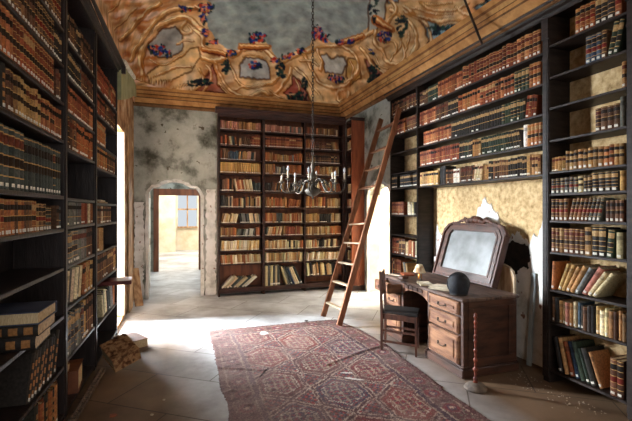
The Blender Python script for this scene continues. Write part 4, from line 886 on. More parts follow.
# ------------------------------------------------------------------ DRESSING MIRROR leaning on the desk
MR = thing('mirror', 'large cloudy mirror in carved dark red wooden frame, leaning on the desk against the wall', 'mirror', (3.165, 3.90, DZ+.001))
MR.rotation_euler = (0, math.atan2(.22, .68), 0)       # local z runs up the frame, y along the desk
MR.location = (3.165, 3.90, DZ+.012)
W2 = .525; HS = .70
outer = [(-W2, 0), (W2, 0), (W2, .575), (W2-.07, .665), (W2-.12, .69), (-W2+.12, .69), (-W2+.07, .665), (-W2, .575)]
inner = [(-W2+.115, .10), (W2-.115, .10), (W2-.115, .55), (W2-.165, .60), (-W2+.165, .60), (-W2+.115, .55)]
def framering(bm, o_, i_, x0, x1):
    # matched rings sampled by angle
    c = Vector((0, .34)); N = 96
    def hit(poly, a):
        d = Vector((math.cos(a), math.sin(a))); best = None
        for k in range(len(poly)):
            p = Vector(poly[k])-c; q = Vector(poly[(k+1) % len(poly)])-c; e = q-p; den = d.x*e.y-d.y*e.x
            if abs(den) < 1e-9: continue
            t = (p.x*e.y-p.y*e.x)/den; s = (p.x*d.y-p.y*d.x)/den
            if t > 0 and -1e-6 <= s <= 1+1e-6: best = t if best is None else min(best, t)
        return c+d*best
    angs = sorted(set([2*PI*k/N for k in range(N)]+[math.atan2(p[1]-c.y, p[0]) % (2*PI) for p in o_+i_]))
    R = []
    for a in angs:
        oo, ii = hit(o_, a), hit(i_, a)
        R.append([bm.verts.new((x0, oo.x, oo.y)), bm.verts.new((x0, ii.x, ii.y)), bm.verts.new((x1, ii.x, ii.y)), bm.verts.new((x1, oo.x, oo.y))])
    n_ = len(R)
    for k in range(n_):
        A, Bv = R[k], R[(k+1) % n_]
        for j in range(4): bm.faces.new((A[j], A[(j+1) % 4], Bv[(j+1) % 4], Bv[j]))
    bmesh.ops.recalc_face_normals(bm, faces=bm.faces[:])
def scalep(poly, k, cy=.34): return [(p[0]*k, cy+(p[1]-cy)*k) for p in poly]
b = B(); framering(b, outer, inner, -.028, .03); framering(b, outer, scalep(outer, .955), -.05, -.026); link('frame', b, 'chair', MR)
b = B(); framering(b, scalep(outer, .90), scalep(inner, 1.045), -.038, -.027); o = link('frame_panel', b, 'desk', MR); o['label'] = 'lighter reddish inner veneer'
b = B(); framering(b, scalep(inner, 1.035), scalep(inner, .985), -.045, -.026); link('inner_moulding', b, 'desk', MR)
b = B(); prism(b, inner, .006, 'x', -.018); link('glass', b, 'mirror', MR)
b = B(); prism(b, scalep(outer, .98), .01, 'x', .03); link('backing', b, 'backwood', MR)
# carved crest: centre cartouche, scrolls and leaves
b = B()
for k in range(11):
    s = -1+2*k/10; y = s*.13; r = .030+.018*math.cos(s*PI/2)+.006*math.sin(k*2.3)
    lathe(b, [(0.001, -r), (r*.75, -r*.6), (r, 0), (r*.7, r*.7), (.001, r)], 10, (-.03, y, .715+.028*math.cos(s*PI/2)))
for s in (-1, 1):
    tube(b, [(-.03, s*.12, .70), (-.035, s*.18, .735), (-.035, s*.24, .725), (-.03, s*.30, .70), (-.03, s*.40, .69)], [.022, .02, .018, .016, .010], 8)
    tube(b, [(-.035, s*.17, .72), (-.04, s*.15, .755), (-.04, s*.19, .765), (-.04, s*.205, .745)], [.012, .011, .009, .006], 8)
    tube(b, [(-.03, s*.40, .69), (-.03, s*.465, .665), (-.03, s*.52, .60), (-.03, s*.535, .56)], [.012, .018, .02, .012], 8)
    for j in range(6): lathe(b, [(.001, -.013), (.013, 0), (.001, .013)], 8, (-.035, s*(.22+j*.033), .712-.003*j))
link('carved_crest', b, 'chair', MR, smooth=True)
# ------------------------------------------------------------------ things on the desk
t = thing('fencing_mask', 'dark blue-black mesh fencing mask standing on the front corner of the desk', 'mask', (2.62, 3.28, DZ+.0035), -.5)
b = B(); prof = [(.075, 0), (.088, .02), (.098, .06), (.102, .10), (.098, .14), (.082, .175), (.055, .198), (.025, .208), (.002, .21)]; lathe(b, prof, 28)
for v in b.verts: v.co.x *= 1.0; v.co.y *= .88
link('mesh_dome', b, 'mesh', t, smooth=True)
b = B(); tube(b, [(.104*math.cos(a)*.99, .012, .105+.108*math.sin(a)) for a in np.linspace(-1.2, PI+1.2, 30)], .009, 8); tube(b, [(.078*math.cos(a), .07*math.sin(a), .008) for a in np.linspace(0, 2*PI, 25)[:-1]], .010, 8, True); link('rim', b, 'seat', t, smooth=True)
t = thing('table_lamp', 'small brass table lamp with torn cream shade on the desk', 'lamp', (2.68, 4.03, DZ+.001))
b = B(); lathe(b, [(.045, 0), (.048, .006), (.03, .014), (.010, .022), (.008, .05), (.013, .06), (.007, .07), (.006, .13), (.011, .14), (.006, .15), (.005, .175)], 18); link('stand', b, 'brass', t, smooth=True)
b = B(); lathe(b, [(.075, .11), (.062, .13), (.048, .17), (.034, .195), (.030, .20), (.028, .199), (.045, .168), (.058, .130), (.070, .112)], 18); 
for v in b.verts: v.co.x += .0; v.co.z += .35*v.co.y*.25
for v in b.verts: v.co += Vector((0, .02, 0))
link('lamp_shade', b, 'shade', t, smooth=True)
b = B(); lathe(b, [(.022, 0), (.026, .004), (.026, .05), (.012, .065), (.009, .085), (.012, .09)], 16); o = link('bottle', b, 'glassamber', smooth=True, loc=(2.79, 4.21, DZ+.001)); tag(o, 'little amber glass bottle on the desk behind the lamp', 'bottle')
def sheets(name, pts, n_, label, rot0, m='paper', w=.15, l=.21, th=.0012):
    b = B(); 
    for k in range(n_):
        R_ = Matrix.Translation((random.uniform(-.012, .012), random.uniform(-.012, .012), k*th*1.6+.0005)) @ Matrix.Rotation(random.uniform(-.16, .16), 4, 'Z')
        box(b, -w/2, w/2, -l/2, l/2, 0, th, 0, R_)
    o = link(name, b, m, loc=(*pts, DZ+.0005), rot=(0, 0, rot0)); return tag(o, label, 'papers')
sheets('paper_stack', (2.66, 3.56), 7, 'loose stack of cream papers on the desk beside the mask', .5, w=.19, l=.27, th=.003)
sheets('paper_stack', (2.615, 3.86), 4, 'crumpled pale papers on the desk nearer the little lamp', -.4, w=.13, l=.2, th=.003)
b = bbox(-.015, .015, -.10, .10, 0, .012, .002); o = link('wooden_ruler', b, 'rung', loc=(2.62, 4.52, DZ+.001), rot=(0, 0, .35)); tag(o, 'pale wooden stick lying at the far end of the desk', 'ruler')
b = bbox(-.07, .07, -.10, .10, 0, .02, .003); o = link('notebook', b, 'redwood', loc=(2.79, 4.50, DZ+.001), rot=(0, 0, -.3)); tag(o, 'thin brown notebook at the far end of the desk', 'book')
b = bbox(-.05, .05, -.04, .04, 0, .03, .004); o = link('wooden_box', b, 'chair', loc=(2.60, 4.28, DZ+.001), rot=(0, 0, .2)); tag(o, 'little dark wooden box on the desk front edge, left of the lamp', 'box')
# socket box on the alcove wall
b = B(); bbox(XR-.05, XR-.0115, 4.78, 4.86, .86, .94, .004, b); o = link('junction_box', b, 'white'); tag(o, 'small white electric junction box on the wall left of the mirror', 'box')
# panel with rounded head behind the desk, blue-grey board beside it
t = thing('headboard', 'tan wooden board with rounded head standing behind the right end of the desk', 'board', (3.30, 3.26, 0), 0)
pts = [(.0, 0), (.30, 0), (.30, .93), (.27, .975), (.21, 1.0), (.13, 1.005), (.06, .985), (.02, .95), (0, .90)]
b = B(); prism(b, pts, .022, 'x', 0); link('board', b, 'oldboard', t)
b = B(); tube(b, [(.01, a, z) for a, z in [(-.004, 0), (-.004, .9), (.018, .955), (.06, .992), (.13, 1.012), (.21, 1.008), (.28, .98)]], .014, 6); link('edge_moulding', b, 'rung', t)
b = B(); bar(b, (3.40, 3.16, 0.001), (3.475, 3.17, .95), .05, .015, (0, 1, 0)); 
M['bluewood'] = mat('bluewood', '8a9496', 'acb4b4', 5, .7, .2, stretch=(5, 5, 1))
o = link('wooden_board', b, 'bluewood'); tag(o, 'narrow blue-grey painted board leaning on the wall right of the desk', 'board')
# ------------------------------------------------------------------ CHAIR
A_, B_, C_, D4 = Vector((2.165, 4.03, 0)), Vector((2.43, 3.74, 0)), Vector((2.345, 4.27, 0)), Vector((2.62, 3.99, 0))
ch = thing('chair', 'dark brown wooden chair with black seat standing before the desk on the rug edge', 'chair', tuple((A_+B_+C_+D4)/4))
c0 = (A_+B_+C_+D4)/4; fw = ((B_-A_)+(D4-C_)).normalized(); sd = (C_-A_).normalized()
def ln(name, b, m='chair', p=ch, **k):
    for v in b.verts: v.co -= c0
    return link(name, b, m, p, **k)
for P0, bk in ((A_, 1), (C_, 1), (B_, 0), (D4, 0)):
    b = B(); P0 = P0+Vector((0, 0, .016 if P0.x < 2.25 else 0.0))
    if bk: tube(b, [P0, P0+Vector((0, 0, .25)), P0+Vector((0, 0, .45)), P0-fw*.01+Vector((0, 0, .68)), P0-fw*.02+Vector((0, 0, .89))], [.017, .019, .020, .018, .014], 4)
    else: tube(b, [P0, P0+Vector((0, 0, .25)), P0+Vector((0, 0, .435))], [.014, .018, .020], 4)
    ln('leg', b)
up = Vector((0, 0, 1))
b = B(); q = [A_-sd*.01-fw*.0, B_-sd*.015+fw*.02, D4+sd*.015+fw*.02, C_+sd*.01]
lo = [b.verts.new(p+up*.435) for p in q]; hi = [b.verts.new(p+up*.462) for p in q]; b.faces.new(lo[::-1]); b.faces.new(hi)
for i in range(4): b.faces.new((lo[i], lo[(i+1) % 4], hi[(i+1) % 4], hi[i]))
bmesh.ops.bevel(b, geom=b.edges[:], offset=.008, segments=2, affect='EDGES'); ln('seat', b, 'seat')
b = B()
for p0, p1 in ((A_, B_), (C_, D4), (B_, D4), (A_, C_)): bar(b, p0+up*.40, p1+up*.40, .06, .016, up)
ln('seat_rail', b)
b = B()
for p0, p1, z in ((A_, B_, .24), (C_, D4, .20), (B_, D4, .26), (A_, C_, .17), (A_, B_, .12)): bar(b, p0+up*z, p1+up*z, .024, .014, up)
ln('stretcher', b)
b = B(); k_ = lambda P0, z: P0-fw*(.01+.01*(z-.68)/.21)+up*z
bar(b, k_(A_, .84), k_(C_, .84), .09, .014, up); bar(b, k_(A_, .64), k_(C_, .64), .035, .014, up)
for s in (.25, .5, .75): bar(b, k_(A_.lerp(C_, s), .65), k_(A_.lerp(C_, s), .82), .035, .01, sd)
ln('backrest', b)
# ------------------------------------------------------------------ TURNED STAND
t = thing('lamp_stand', 'slim turned red-brown wooden stand on a round stone foot in front of the desk side', 'stand', (2.50, 2.90, 0))
b = B(); lathe(b, [(.095, 0), (.10, .012), (.092, .026), (.072, .034), (.068, .045), (.045, .055), (.03, .062)], 26); link('base', b, 'footstone', t, smooth=True)
b = B(); prof = [(.026, .06)]
for k in range(13):
    z = .075+k*.042; r = (.020, .013, .024, .012)[k % 4] if k < 6 else (.016, .012, .014)[k % 3]
    prof += [(r*.6, z), (r, z+.012), (r, z+.022), (r*.62, z+.034)]
prof += [(.010, .635), (.018, .645), (.012, .655), (.016, .668), (.004, .682)]; lathe(b, prof, 14); link('post', b, 'turned', t, smooth=True)
# ------------------------------------------------------------------ LADDER
ld = thing('ladder', 'long wooden ladder leaning against the top of the right wall bookcase', 'ladder', (2.04, 5.32, 0))
lo0 = Vector((2.04, 5.32, 0))
Rb, Rt = Vector((2.045, 5.02, .030)), Vector((3.185, 5.36, 3.17)); Lb, Lt = Vector((2.03, 5.62, 0.002)), Vector((3.175, 5.93, 3.13))
sdv = (Lb-Rb).normalized()
for a, b2 in ((Rb, Rt), (Lb, Lt)):
    b = B(); bar(b, a-lo0, b2-lo0, .038, .075, sdv); link('rail', b, 'ladder', ld)
# rung heights measured up the ladder
for k, s in enumerate([.065, .165, .255, .35, .44, .62, .715, .81, .93]):
    p, q = Rb.lerp(Rt, s)-lo0, Lb.lerp(Lt, s)-lo0; b = B(); d = (q-p).normalized(); bar(b, p+d*.018, q-d*.018, .062, .022, (1, 0, 0)); link('rung', b, 'rung' if k < 5 else 'ladder', ld)
# ------------------------------------------------------------------ CHANDELIER
CH = Vector((1.66, 5.0, 0)); zc = float(vz(np.array([1.66]), np.array([5.0]))[0])
cd = thing('chandelier', 'old brass chandelier with curved arms and candle bulbs hanging on a long chain', 'chandelier', (CH.x, CH.y, 1.75))
b = B(); z0c = 2.30; z1c = zc-.02; nl = int((z1c-z0c)/.042)
for k in range(nl):
    z = z0c+(z1c-z0c)*(k+.5)/nl; hh = (z1c-z0c)/nl*.62; w = .015
    pts = [((w*math.cos(a) if k % 2 else 0), (0 if k % 2 else w*math.cos(a)), z-1.75+hh*math.sin(a)) for a in np.linspace(0, 2*PI, 9)[:-1]]
    tube(b, pts, .0048, 5, True)
link('chain', b, 'iron', cd)
b = B(); lathe(b, [(.05, zc-1.75-.02), (.05, zc-1.75+.0), (.02, zc-1.75+.01)][::1], 14); link('ceiling_rose', b, 'iron', cd)
b = B(); lathe(b, [(.004, 0), (.016, .012), (.012, .028), (.03, .04), (.07, .06), (.10, .09), (.108, .12), (.098, .135), (.06, .15), (.03, .165), (.022, .19), (.03, .21), (.022, .235), (.045, .27), (.055, .30), (.048, .33), (.026, .355), (.018, .40), (.032, .425), (.026, .46), (.012, .50), (.008, .56)], 24)
link('stem', b, 'brass', cd, smooth=True)
for k in range(8):
    a = 2*PI*k/8+.35; e = Vector((math.cos(a), math.sin(a), 0)); R0 = .40+.02*(k % 2); zt = .24+.02*math.sin(k*2.1)
    pp = [e*.03+up*.20, e*.10+up*.26, e*.17+up*.25, e*.21+up*.17, e*.27+up*.10, e*.35+up*.09, e*R0+up*.14, e*(R0+.0)+up*(zt-.02)]
    sm = [Vector(p) for p in smoothpts([tuple(p) for p in pp], 0)]
    o_ = []
    for i in range(len(pp)-1):
        for s in (0, .33, .66):
            p0 = pp[max(i-1, 0)]; p1 = pp[i]; p2 = pp[i+1]; p3 = pp[min(i+2, len(pp)-1)]
            o_.append(.5*((2*p1)+(-p0+p2)*s+(2*p0-5*p1+4*p2-p3)*s*s+(-p0+3*p1-3*p2+p3)*s**3))
    o_.append(pp[-1])
    b = B(); tube(b, o_, .0085, 7)
    tube(b, [e*.19+up*.20, e*.225+up*.235, e*.27+up*.22, e*.275+up*.18, e*.25+up*.165], [.007, .006, .006, .005, .004], 6)
    lathe(b, [(.010, zt-.03), (.030, zt-.012), (.036, zt-.002), (.012, zt+.004)], 12, tuple(e*R0))
    arm = link('arm', b, 'brass', cd, smooth=True)
    b = B(); lathe(b, [(.013, zt+.0), (.013, zt+.085), (.009, zt+.09)], 10, tuple(e*R0)); link('candle_sleeve', b, 'candle', arm, smooth=True)
    if k in (1, 2, 4, 5, 7, 0):
        b = B(); lathe(b, [(.007, zt+.09), (.016, zt+.11), (.018, zt+.125), (.013, zt+.145), (.002, zt+.168)], 10, tuple(e*R0)); link('bulb', b, 'bulb', arm, smooth=True)
# iron tie rod dropping from the vault
def onvault(x, y):
    u = (x-316)/FP; dv = Vector((ST+u*CT, CT-u*ST, (210.5-y)/FP)); D = 1.0
    while D < 9:
        P = Vector((0, 0, EYE))+dv*D
        if P.x > 3.0 or P.x < VL+.02 or P.z > float(vz(np.array([P.x]), np.array([P.y]))[0]): break
        D += .005
    return Vector((0, 0, EYE))+dv*(D-.03)
ROD0 = onvault(482, 44); ROD1 = onvault(466, 2); ROD1 = ROD1+(ROD1-ROD0).normalized()*.25; ROD1.z -= .02
b = B(); a0 = Vector((3.10, 3.62, 3.80)); 
b.free()
b = B(); tube(b, [ROD0, ROD0.lerp(ROD1, .5), ROD1], .013, 8); o = link('iron_rod', b, 'iron'); tag(o, 'thin dark iron rod slanting across the painted vault above the right bookcase', 'rod')
# ------------------------------------------------------------------ RUG
def ellip(n_): return n_
nu, nv = 210, 400
RX0, RX1, RY0, RY1 = .36, 2.24, 1.7, 5.40
U, V = np.meshgrid(np.linspace(0, 1, nu), np.linspace(0, 1, nv))
Xr = RX0+(RX1-RX0)*U; Yr = RY0+(RY1-RY0)*V
lx = (Xr-RX0); ly = (RY1-Yr)       # metres from left and far edges
rc = np.zeros(U.shape+(3,))
def rs(mask, c, a=1.0):
    c = np.array(lin(c)); m_ = (np.asarray(mask, float)*a)[..., None]; rc[:] = rc*(1-m_)+c*m_
wx = .016*nfield(Xr, Yr, 21, 9)+.005*nfield(Xr, Yr, 22, 34); X2 = lx+wx; Y2 = ly+.02*nfield(Xr, Yr, 23, 8)+.004*nfield(Xr, Yr, 26, 34)
rs(np.ones(U.shape), '6a3a34'); rs(np.clip(nfield(Xr, Yr, 24, 9)+.3, 0, 1), '5a3c3c', .8)
# faded, ruddier far end
rs(np.clip((1.5-ly)/1.2, 0, 1), '8e5844', .55)
fieldm = (X2 > .30) & (X2 < 1.58) & (Y2 > .30)
rs(fieldm, '54383a', .75)
# hexagonal medallions in staggered rows
a_, b__ = .27, .40; px_, py_ = .47, .70
best = np.full(U.shape, 9.); bi = np.zeros(U.shape)
cu = np.zeros(U.shape); cvv = np.zeros(U.shape)
for i in range(-1, 5):
    for j in range(-1, 8):
        cx_ = .30+i*px_+ .2; cy_ = .45+j*py_+(py_/2 if i % 2 else 0)
        dx, dy = np.abs(X2-cx_), np.abs(Y2-cy_)
        d = np.maximum(dx/(a_*.9), dx/(a_*.9)*.5+dy/(b__*.92))
        k = d < best; best = np.where(k, d, best); bi = np.where(k, i*7+j*3, bi); cu = np.where(k, X2-cx_, cu); cvv = np.where(k, Y2-cy_, cvv)
hexc = ['6a3434', '3c3e50', '5c3c38', '7a3c34']
for q_ in range(4): rs(fieldm & (best < .82) & ((bi % 4) == q_), hexc[q_], .8)
for r_, w_, c in ((.98, .022, 'cbb8a4'), (.90, .018, '3a2c38'), (.84, .02, 'c4a894'), (.70, .016, '8a2c30'), (.62, .016, 'd0c0ac')): rs(fieldm & (abs(best-r_) < w_), c, .8)
gx = np.abs((cu/.062) % 1-.5); gy = np.abs((cvv/.075) % 1-.5)
rs(fieldm & (best < .58) & ((gx > .40) | (gy > .42)), 'bca890', .7)
rs(fieldm & (best < .58) & (gx < .22) & (gy < .22), 'a03038', .8); rs(fieldm & (best < .58) & (gx < .08), '2c3450', .6)
g2 = (np.sin(X2*95)*np.sin(Y2*80)); rs(fieldm & (best > 1.02) & (g2 > .45), 'a8343c', .8); rs(fieldm & (best > 1.02) & (g2 < -.5), '34405a', .8); rs(fieldm & (best > 1.02) & (abs(g2) < .06), 'b09c8c', .5)
# borders: guard stripes and rosettes
for bd in (lx-0, 1.88-lx, ly):
    bd = bd+wx
    band_ = (bd < .30)
    rs(band_ & (bd > .24), '3a3040', .8); rs(band_ & (abs(bd-.235) < .006), 'c4b098', .8); rs(band_ & (abs(bd-.055) < .006), 'b8a08c', .8); rs((bd < .05), '4a2a2c', .8); rs(band_ & (abs(bd-.295) < .006), 'c0a890', .7)
main = ((1.88-lx) > .06) & ((1.88-lx) < .23)
for arr, along in ((1.88-lx, ly), (lx, ly), (ly, lx)):
    mm = (arr > .06) & (arr < .23); cc = (along/.26) % 1-.5; rr = np.hypot((arr-.145)/.07, cc*.26/.075)
    rs(mm, '4c3236', .7); rs(mm & (rr < 1.0), '7c3034', .7); rs(mm & (rr < .55), '34304a', .8); rs(mm & (rr < .3), 'c8a890', .8); rs(mm & (abs(rr-1.12) < .08), 'a08c7c', .4)
    rs(mm & (np.sin(along*60)*np.sin(arr*130) > .55) & (rr > 1.2), '5c6450', .7)
rs(np.ones(U.shape), '625250', .25); rs(np.clip((.75-lx)/.5, 0, 1), '84706c', .55)
nn = rng.rand(*U.shape); rs(np.clip((nn-.72)*2, 0, .8), 'b8a494', .45); rs(np.clip((nn-.1)*-8, 0, 1), '2a1c20', .5)
rs(np.clip(nfield(Xr, Yr, 27, 5)-.15, 0, 1), '9a8880', .35)
jr = rng.randint(-1, 2, U.shape)*(rng.rand(*U.shape) < .5); jc = rng.randint(-1, 2, U.shape)*(rng.rand(*U.shape) < .5); II, JJ = np.meshgrid(np.arange(nv), np.arange(nu), indexing='ij')
rc = rc[np.clip(II+jr, 0, nv-1), np.clip(JJ+jc, 0, nu-1)]
wear = np.clip(nfield(Xr, Yr, 81, 13)*.9+.15, 0, .75); rs(wear, '6a5450', .6); rs(np.clip(nfield(Xr, Yr, 82, 24)-.35, 0, .8), '3a2c30', .8); rs(np.clip(-nfield(Xr, Yr, 83, 30)-.6, 0, .8), 'b8a498', .6)
# pale worn patches and a dark tear, all part of the cloth
def spot(px0, py0, rx, ry, ang, c):
    P = fl(px0, py0); dx, dy = Xr-P.x, Yr-P.y; ca, sa = math.cos(ang), math.sin(ang); rs(np.hypot((dx*ca+dy*sa)/rx, (-dx*sa+dy*ca)/ry)+.2*nfield(Xr, Yr, 31, 60) < 1, c, .85)
spot(265, 334, .055, .07, 0, 'c8c4c0'); spot(263, 374, .012, .11, -.55, '2a2024'); spot(353, 380, .10, .016, -.62, 'd8d4cc'); spot(345, 374, .06, .015, -.3, 'd0ccc4')
# cloth height: creases and one fold
zr = .012+.0025*nfield(Xr, Yr, 41, 7)+.0015*nfield(Xr, Yr, 42, 22)
f0, f1 = fl(392, 343), fl(325, 366)
dd = seg_dist(Xr, Yr, [(f0.x, f0.y), ((f0.x+f1.x)/2-.02, (f0.y+f1.y)/2+.03), (f1.x, f1.y)]); zr += .011*np.exp(-(dd/.03)**2)
f2, f3 = fl(205, 368), fl(262, 372); dd = seg_dist(Xr, Yr, [(f2.x, f2.y), (f3.x, f3.y)]); zr += .012*np.exp(-(dd/.02)**2)
zr = np.maximum(zr, .006)
# ragged outline
ex = .018*nfield(Xr, Yr, 51, 9)+.01*rng.randn(*U.shape)*.5
Xs = Xr+np.where(U < .01, ex-.01, 0)+np.where(U > .99, ex*.6, 0)+(-.06*V**2*0); Ys = Yr+np.where(V > .995, ex*1.4, 0)
Xs = Xs + .05*(1-V)*(U)*0
# right edge runs slightly outward in the middle of its length
Xs = Xs+U*(-.10*np.clip((V-.85)/.15, 0, 1)+.06*np.exp(-((Yr-4.15)/.5)**2)-.03*(Yr < 3.0))
verts = np.stack([Xs, Ys, zr], -1).reshape(-1, 3)
idx = np.arange(nu*nv).reshape(nv, nu); faces = np.stack([idx[:-1, :-1], idx[:-1, 1:], idx[1:, 1:], idx[1:, :-1]], -1).reshape(-1, 4)
cols_ = np.clip(rc, 0, 1).reshape(-1, 3)
# underside and rim
edge = np.concatenate([idx[0, :], idx[1:, -1], idx[-1, :-1][::-1], idx[1:-1, 0][::-1]])
low = verts[edge].copy(); low[:, 2] = .001; base = len(verts); verts = np.concatenate([verts, low]); cols_ = np.concatenate([cols_, cols_[edge]*.8])
k = np.arange(len(edge)); k2 = (k+1) % len(edge)
faces = np.concatenate([faces, np.stack([edge[k], base+k, base+k2, edge[k2]], -1)])
M['wool'] = attrmat('wool', .95, 90, .62, 1.3, .8, .1)
o = gridmesh('rug', verts, faces, cols_, 'wool'); tag(o, 'worn red and brown patterned wool rug lying on the stone floor', 'rug')
b = B()
for (x_, y_) in ((222, 330), (305, 321)):
    P = fl(x_, y_); lathe(b, [(.03, 0), (.05, .02), (.035, .045), (.005, .055)], 9, (P.x, P.y, .012))
for v in b.verts: v.co += Vector((random.uniform(-.012, .012), random.uniform(-.012, .012), 0))
P = None
b.free()
# ------------------------------------------------------------------ FALLEN AND STACKED BOOKS, lower left
def loose(mx, t, d, h, key, style, label, cat='book', lod=True, tagon=False, group=None, name='book'):
    q, pg, tg = book_geo(t, d, h, jit(PAL[key][0]), style, lod, tagon)
    o = bpy.data.objects.new(name, quads_mesh(name, q, 'leather')); C.objects.link(o); o.matrix_world = mx
    tag(o, label, cat, group)
    c_ = bpy.data.objects.new('page_block', quads_mesh('page_block', pg, 'leather')); C.objects.link(c_); c_.parent = o
    if tg: c_ = bpy.data.objects.new('spine_label', quads_mesh('spine_label', tg, 'leather')); C.objects.link(c_); c_.parent = o; c_['label'] = 'pale paper shelf label'
    return o
T_ = Matrix.Translation; R_ = lambda a, x: Matrix.Rotation(a, 4, x)
# lying volumes, spines toward the viewer; local x(thickness)->up, z(height)->across
def lying(x, y, z, t, d, h, key, style, label, rz=0.0, **k):
    mx = T_((x, y, z)) @ R_(rz, 'Z') @ R_(-PI/2, 'Y') @ T_((t/2, 0, 0))      # local z -> -x, local x -> +z
    return loose(mx, t, d, h, key, style, label, **k)
zb = .8055
lying(-.785, 2.66, zb, .075, .30, .36, 'black', 'oA', 'black lying book with orange square panels, lower of the pair on the left shelf', 0.02, group='books lying stacked on the left bookcase')
lying(-.77, 2.655, zb+.0765, .07, .30, .37, 'black', 'oB', 'black lying book with orange square panels, upper of the pair on the left shelf', -0.02, group='books lying stacked on the left bookcase')
def bare(x, y, z, w, d, h, m, label, rz=0, cov=None):
    t = thing('book', label, 'book', (x, y, z), rz)
    link('page_block', bbox(-w/2+.008, w/2-.008, .008, d-.004, .005, h-.005, .002), 'pages', t)
    b = B(); bbox(-w/2, w/2, 0, d, 0, .006, .001, b); bbox(-w/2, w/2, 0, d, h-.006, h, .001, b); bbox(-w/2, w/2, d-.006, d, .006, h-.006, 0, b); link('cover', b, m, t); return t
M['bluecover'] = mat('bluecover', '2e3548', '454c60', 8, .6, .2); M['redcover'] = mat('redcover', '4e1c18', '6a2a22', 8, .5, .2); M['mottled'] = plaster('mottled', [(.35, '3a2418'), (.46, '7a5236'), (.56, 'b08a62'), (.7, '5a3a26')], 16, .3)
M['browncover'] = mat('browncover', '5c3422', '7e4c32', 8, .5, .2)
bare(-.95, 2.64, zb+.148, .38, .30, .072, 'bluecover', 'thick blue-covered book lying open-edged on top of the black books', -.03)
def tilted(loc, rot, w, d, h, m, label, name='book'):
    t = thing(name, label, 'book', loc); t.rotation_euler = rot
    link('page_block', bbox(-w/2+.008, w/2-.008, .008-d/2, d/2-.004, .005, h-.005, .002), 'pages', t)
    b = B(); bbox(-w/2, w/2, -d/2, d/2, 0, .006, .001, b); bbox(-w/2, w/2, -d/2, d/2, h-.006, h, .001, b); bbox(-w/2, w/2, d/2-.006, d/2, .006, h-.006, 0, b); link('cover', b, m, t); return t
tilted((-.58, 4.52, .085), (-.26, .30, PI+.45), .26, .34, .14, 'mottled', 'thick mottled brown book fallen and tilted on the floor beside the left bookcase')
tilted((-.56, 5.14, .002), (0.0, 0.0, .5), .26, .36, .10, 'browncover', 'brown book lying flat on the floor behind the tilted mottled book')
tilted((-.98, 3.94, .062), (0, 0, .08+PI), .30, .30, .19, 'browncover', 'thick brown book lying in the bottom of the left bookcase, middle bay')
tilted((-.77, 5.24, .734), (0, 0, .05+PI), .42, .30, .045, 'redcover', 'large dark-red folio sticking out flat from the left bookcase end bay')
b = B(); lathe(b, [(.035, 0), (.05, .03), (.055, .07), (.05, .072), (.045, .035), (.03, .008)], 14); o = link('bowl', b, 'oldboard', smooth=True, loc=(-.90, 3.72, .001)); 
o.location = (-.93, 3.78, .254); tag(o, 'little orange-tan pot on the thick brown book in the left bookcase', 'pot')
# flat books on the half-empty shelves
lying(-.905, 3.62, 1.7005, .07, .22, .21, 'slate', 'gC', 'slate-green book lying on the left bookcase middle bay, lower of two', 0.0)
lying(-.925, 3.63, 1.772, .06, .20, .18, 'slate', 'gC', 'slate-green book lying on the left bookcase middle bay, upper of two', 0.0)
for k_, (dx, w, l_, hh) in enumerate(((0, .24, .5, .02), (.01, .22, .45, .018))):
    o = link('paper_bundle', bbox(-w/2, w/2, -l_/2, l_/2, 0, hh, .003), 'paper' if k_ else 'oldboard', loc=(-.96, 5.1+dx, 1.681+k_*.0205), rot=(0, 0, .06*k_)); tag(o, ('tan flat folder on the end bay shelf of the left bookcase', 'pale folder lying on the tan one in the left bookcase end bay')[k_], 'folder')
# broken carved strip of moulding leaning on the bookcase foot
b = B(); a0, a1 = fl(72, 421, .02), Vector((-.72, 4.30, .06)); bar(b, a0, a1, .055, .028, (1, 0, 0)); 
for s in np.linspace(.04, .96, 22):
    p = a0.lerp(a1, s); lathe(b, [(.001, -.016), (.016, 0), (.001, .016)], 7, (p.x, p.y, p.z+.016))
o = link('broken_moulding', b, 'slat'); tag(o, 'long broken carved wooden strip lying against the foot of the left bookcase', 'strip')
# boards leaning on the far left wall
b = B(); bar(b, (-.66, 7.22, 0.002), (-.76, 7.50, .60), .13, .02, (1, .5, 0)); o = link('wooden_board', b, 'oldboard'); tag(o, 'short orange-brown board leaning on the wall left of the arched doorway', 'board')
b = B(); bar(b, (-.765, 7.0, 0.002), (-.785, 7.0, 2.95), .42, .018, (0, 1, 0)); o = link('wooden_board', b, 'oldboard'); tag(o, 'tall weathered tan board standing against the far left wall', 'board')
# scraps on the floor
def scrap(x, y, s, m, label):
    P = fl(x, y); b = B(); pts = [(s*(.6+.5*random.random())*math.cos(a), s*(.6+.5*random.random())*math.sin(a)) for a in np.linspace(0, 2*PI, 7)[:-1]]
    prism(b, pts, .006, 'z', .001); o = link('debris', b, m, loc=(P.x, P.y, 0)); tag(o, label, 'debris', None)
for x, y, s, m, lb in ((113, 416, .04, 'redwood', 'orange-brown scrap on the floor near the left bookcase, nearest the viewer'), (152, 415, .014, 'rubble', 'tiny pale crumb on the floor right of the orange scrap'), (164, 400, .014, 'rubble', 'tiny pale crumb on the shaded floor left of the rug, farther one'), (222, 330, .03, 'iron', 'dark crumpled scrap at the far left corner of the rug'), (240, 331, .02, 'iron', 'small dark scrap at the far left edge of the rug'), (306, 321, .03, 'iron', 'dark scrap at the far edge of the rug, left of the ladder')):
    scrap(x, y, s, m, lb)
b = B()
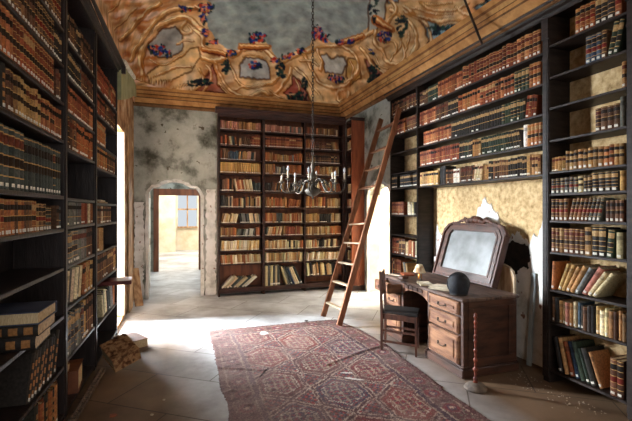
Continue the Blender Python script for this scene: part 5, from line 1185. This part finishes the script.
for k in range(90):
    x = 3.19-abs(random.gauss(0, .14)); y = random.uniform(2.2, 3.05); s = random.uniform(.003, .008)
    if k > 90: x = random.uniform(2.7, 3.15); y = random.uniform(2.3, 3.0)
    lathe(b, [(.001, 0), (s, s*.5), (.001, s)], 5, (x, y, .0005))
for k in range(0):
    x = random.uniform(-.6, .3); y = random.uniform(2.9, 4.3); s = random.uniform(.002, .007); lathe(b, [(.001, 0), (s, s*.5), (.001, s)], 5, (x, y, .0005))
o = link('plaster_crumbs', b, 'rubble'); tag(o, 'scattered plaster crumbs on the floor between the desk and the right bookcase', 'crumbs', None, 'stuff')
# ------------------------------------------------------------------ LIGHT
w = bpy.data.worlds.new('world'); scene.world = w; w.use_nodes = True
bg = w.node_tree.nodes['Background']; bg.inputs['Color'].default_value = (.86, .93, 1, 1); bg.inputs['Strength'].default_value = WORLD
def area(name, loc, dirv, sx, sy, power, color, spread=PI):
    l_ = bpy.data.lights.new(name, 'AREA'); l_.shape = 'RECTANGLE'; l_.size = sx; l_.size_y = sy; l_.energy = power; l_.color = color; l_.spread = spread
    o = bpy.data.objects.new(name, l_); C.objects.link(o); o.location = loc; o.rotation_euler = Vector(dirv).to_track_quat('-Z', 'Y').to_euler(); return o
area('window_daylight', (-4.2, 9.0, 3.0), (1, -.80, -.22), 5.0, 3.6, WIN, (.86, .93, 1))
area('side_room_daylight', (5.2, 6.9, 3.1), (0, 0, -1), 2.0, 2.0, SIDE, (1, .96, .88))
area('far_room_daylight', (0.4, 14.2, 3.15), (0, 0, -1), 3, 4, FAR, (1, .95, .86))
area('hall_daylight', (1.25, 9.6, 1.9), (-1, 0, -.1), 1.6, 2.0, HALL, (.85, .92, 1))
area('rear_fill', (1.0, -1.8, 2.2), (.1, 1, 0), 3.0, 2.4, REAR, (1, .95, .88))  # unseen fill lamp added behind the viewer, no window built there
scene.view_settings.view_transform = 'Standard'; scene.view_settings.look = 'None'; scene.view_settings.gamma = 1; scene.view_settings.exposure = EXPO
scene.view_settings.use_curve_mapping = False
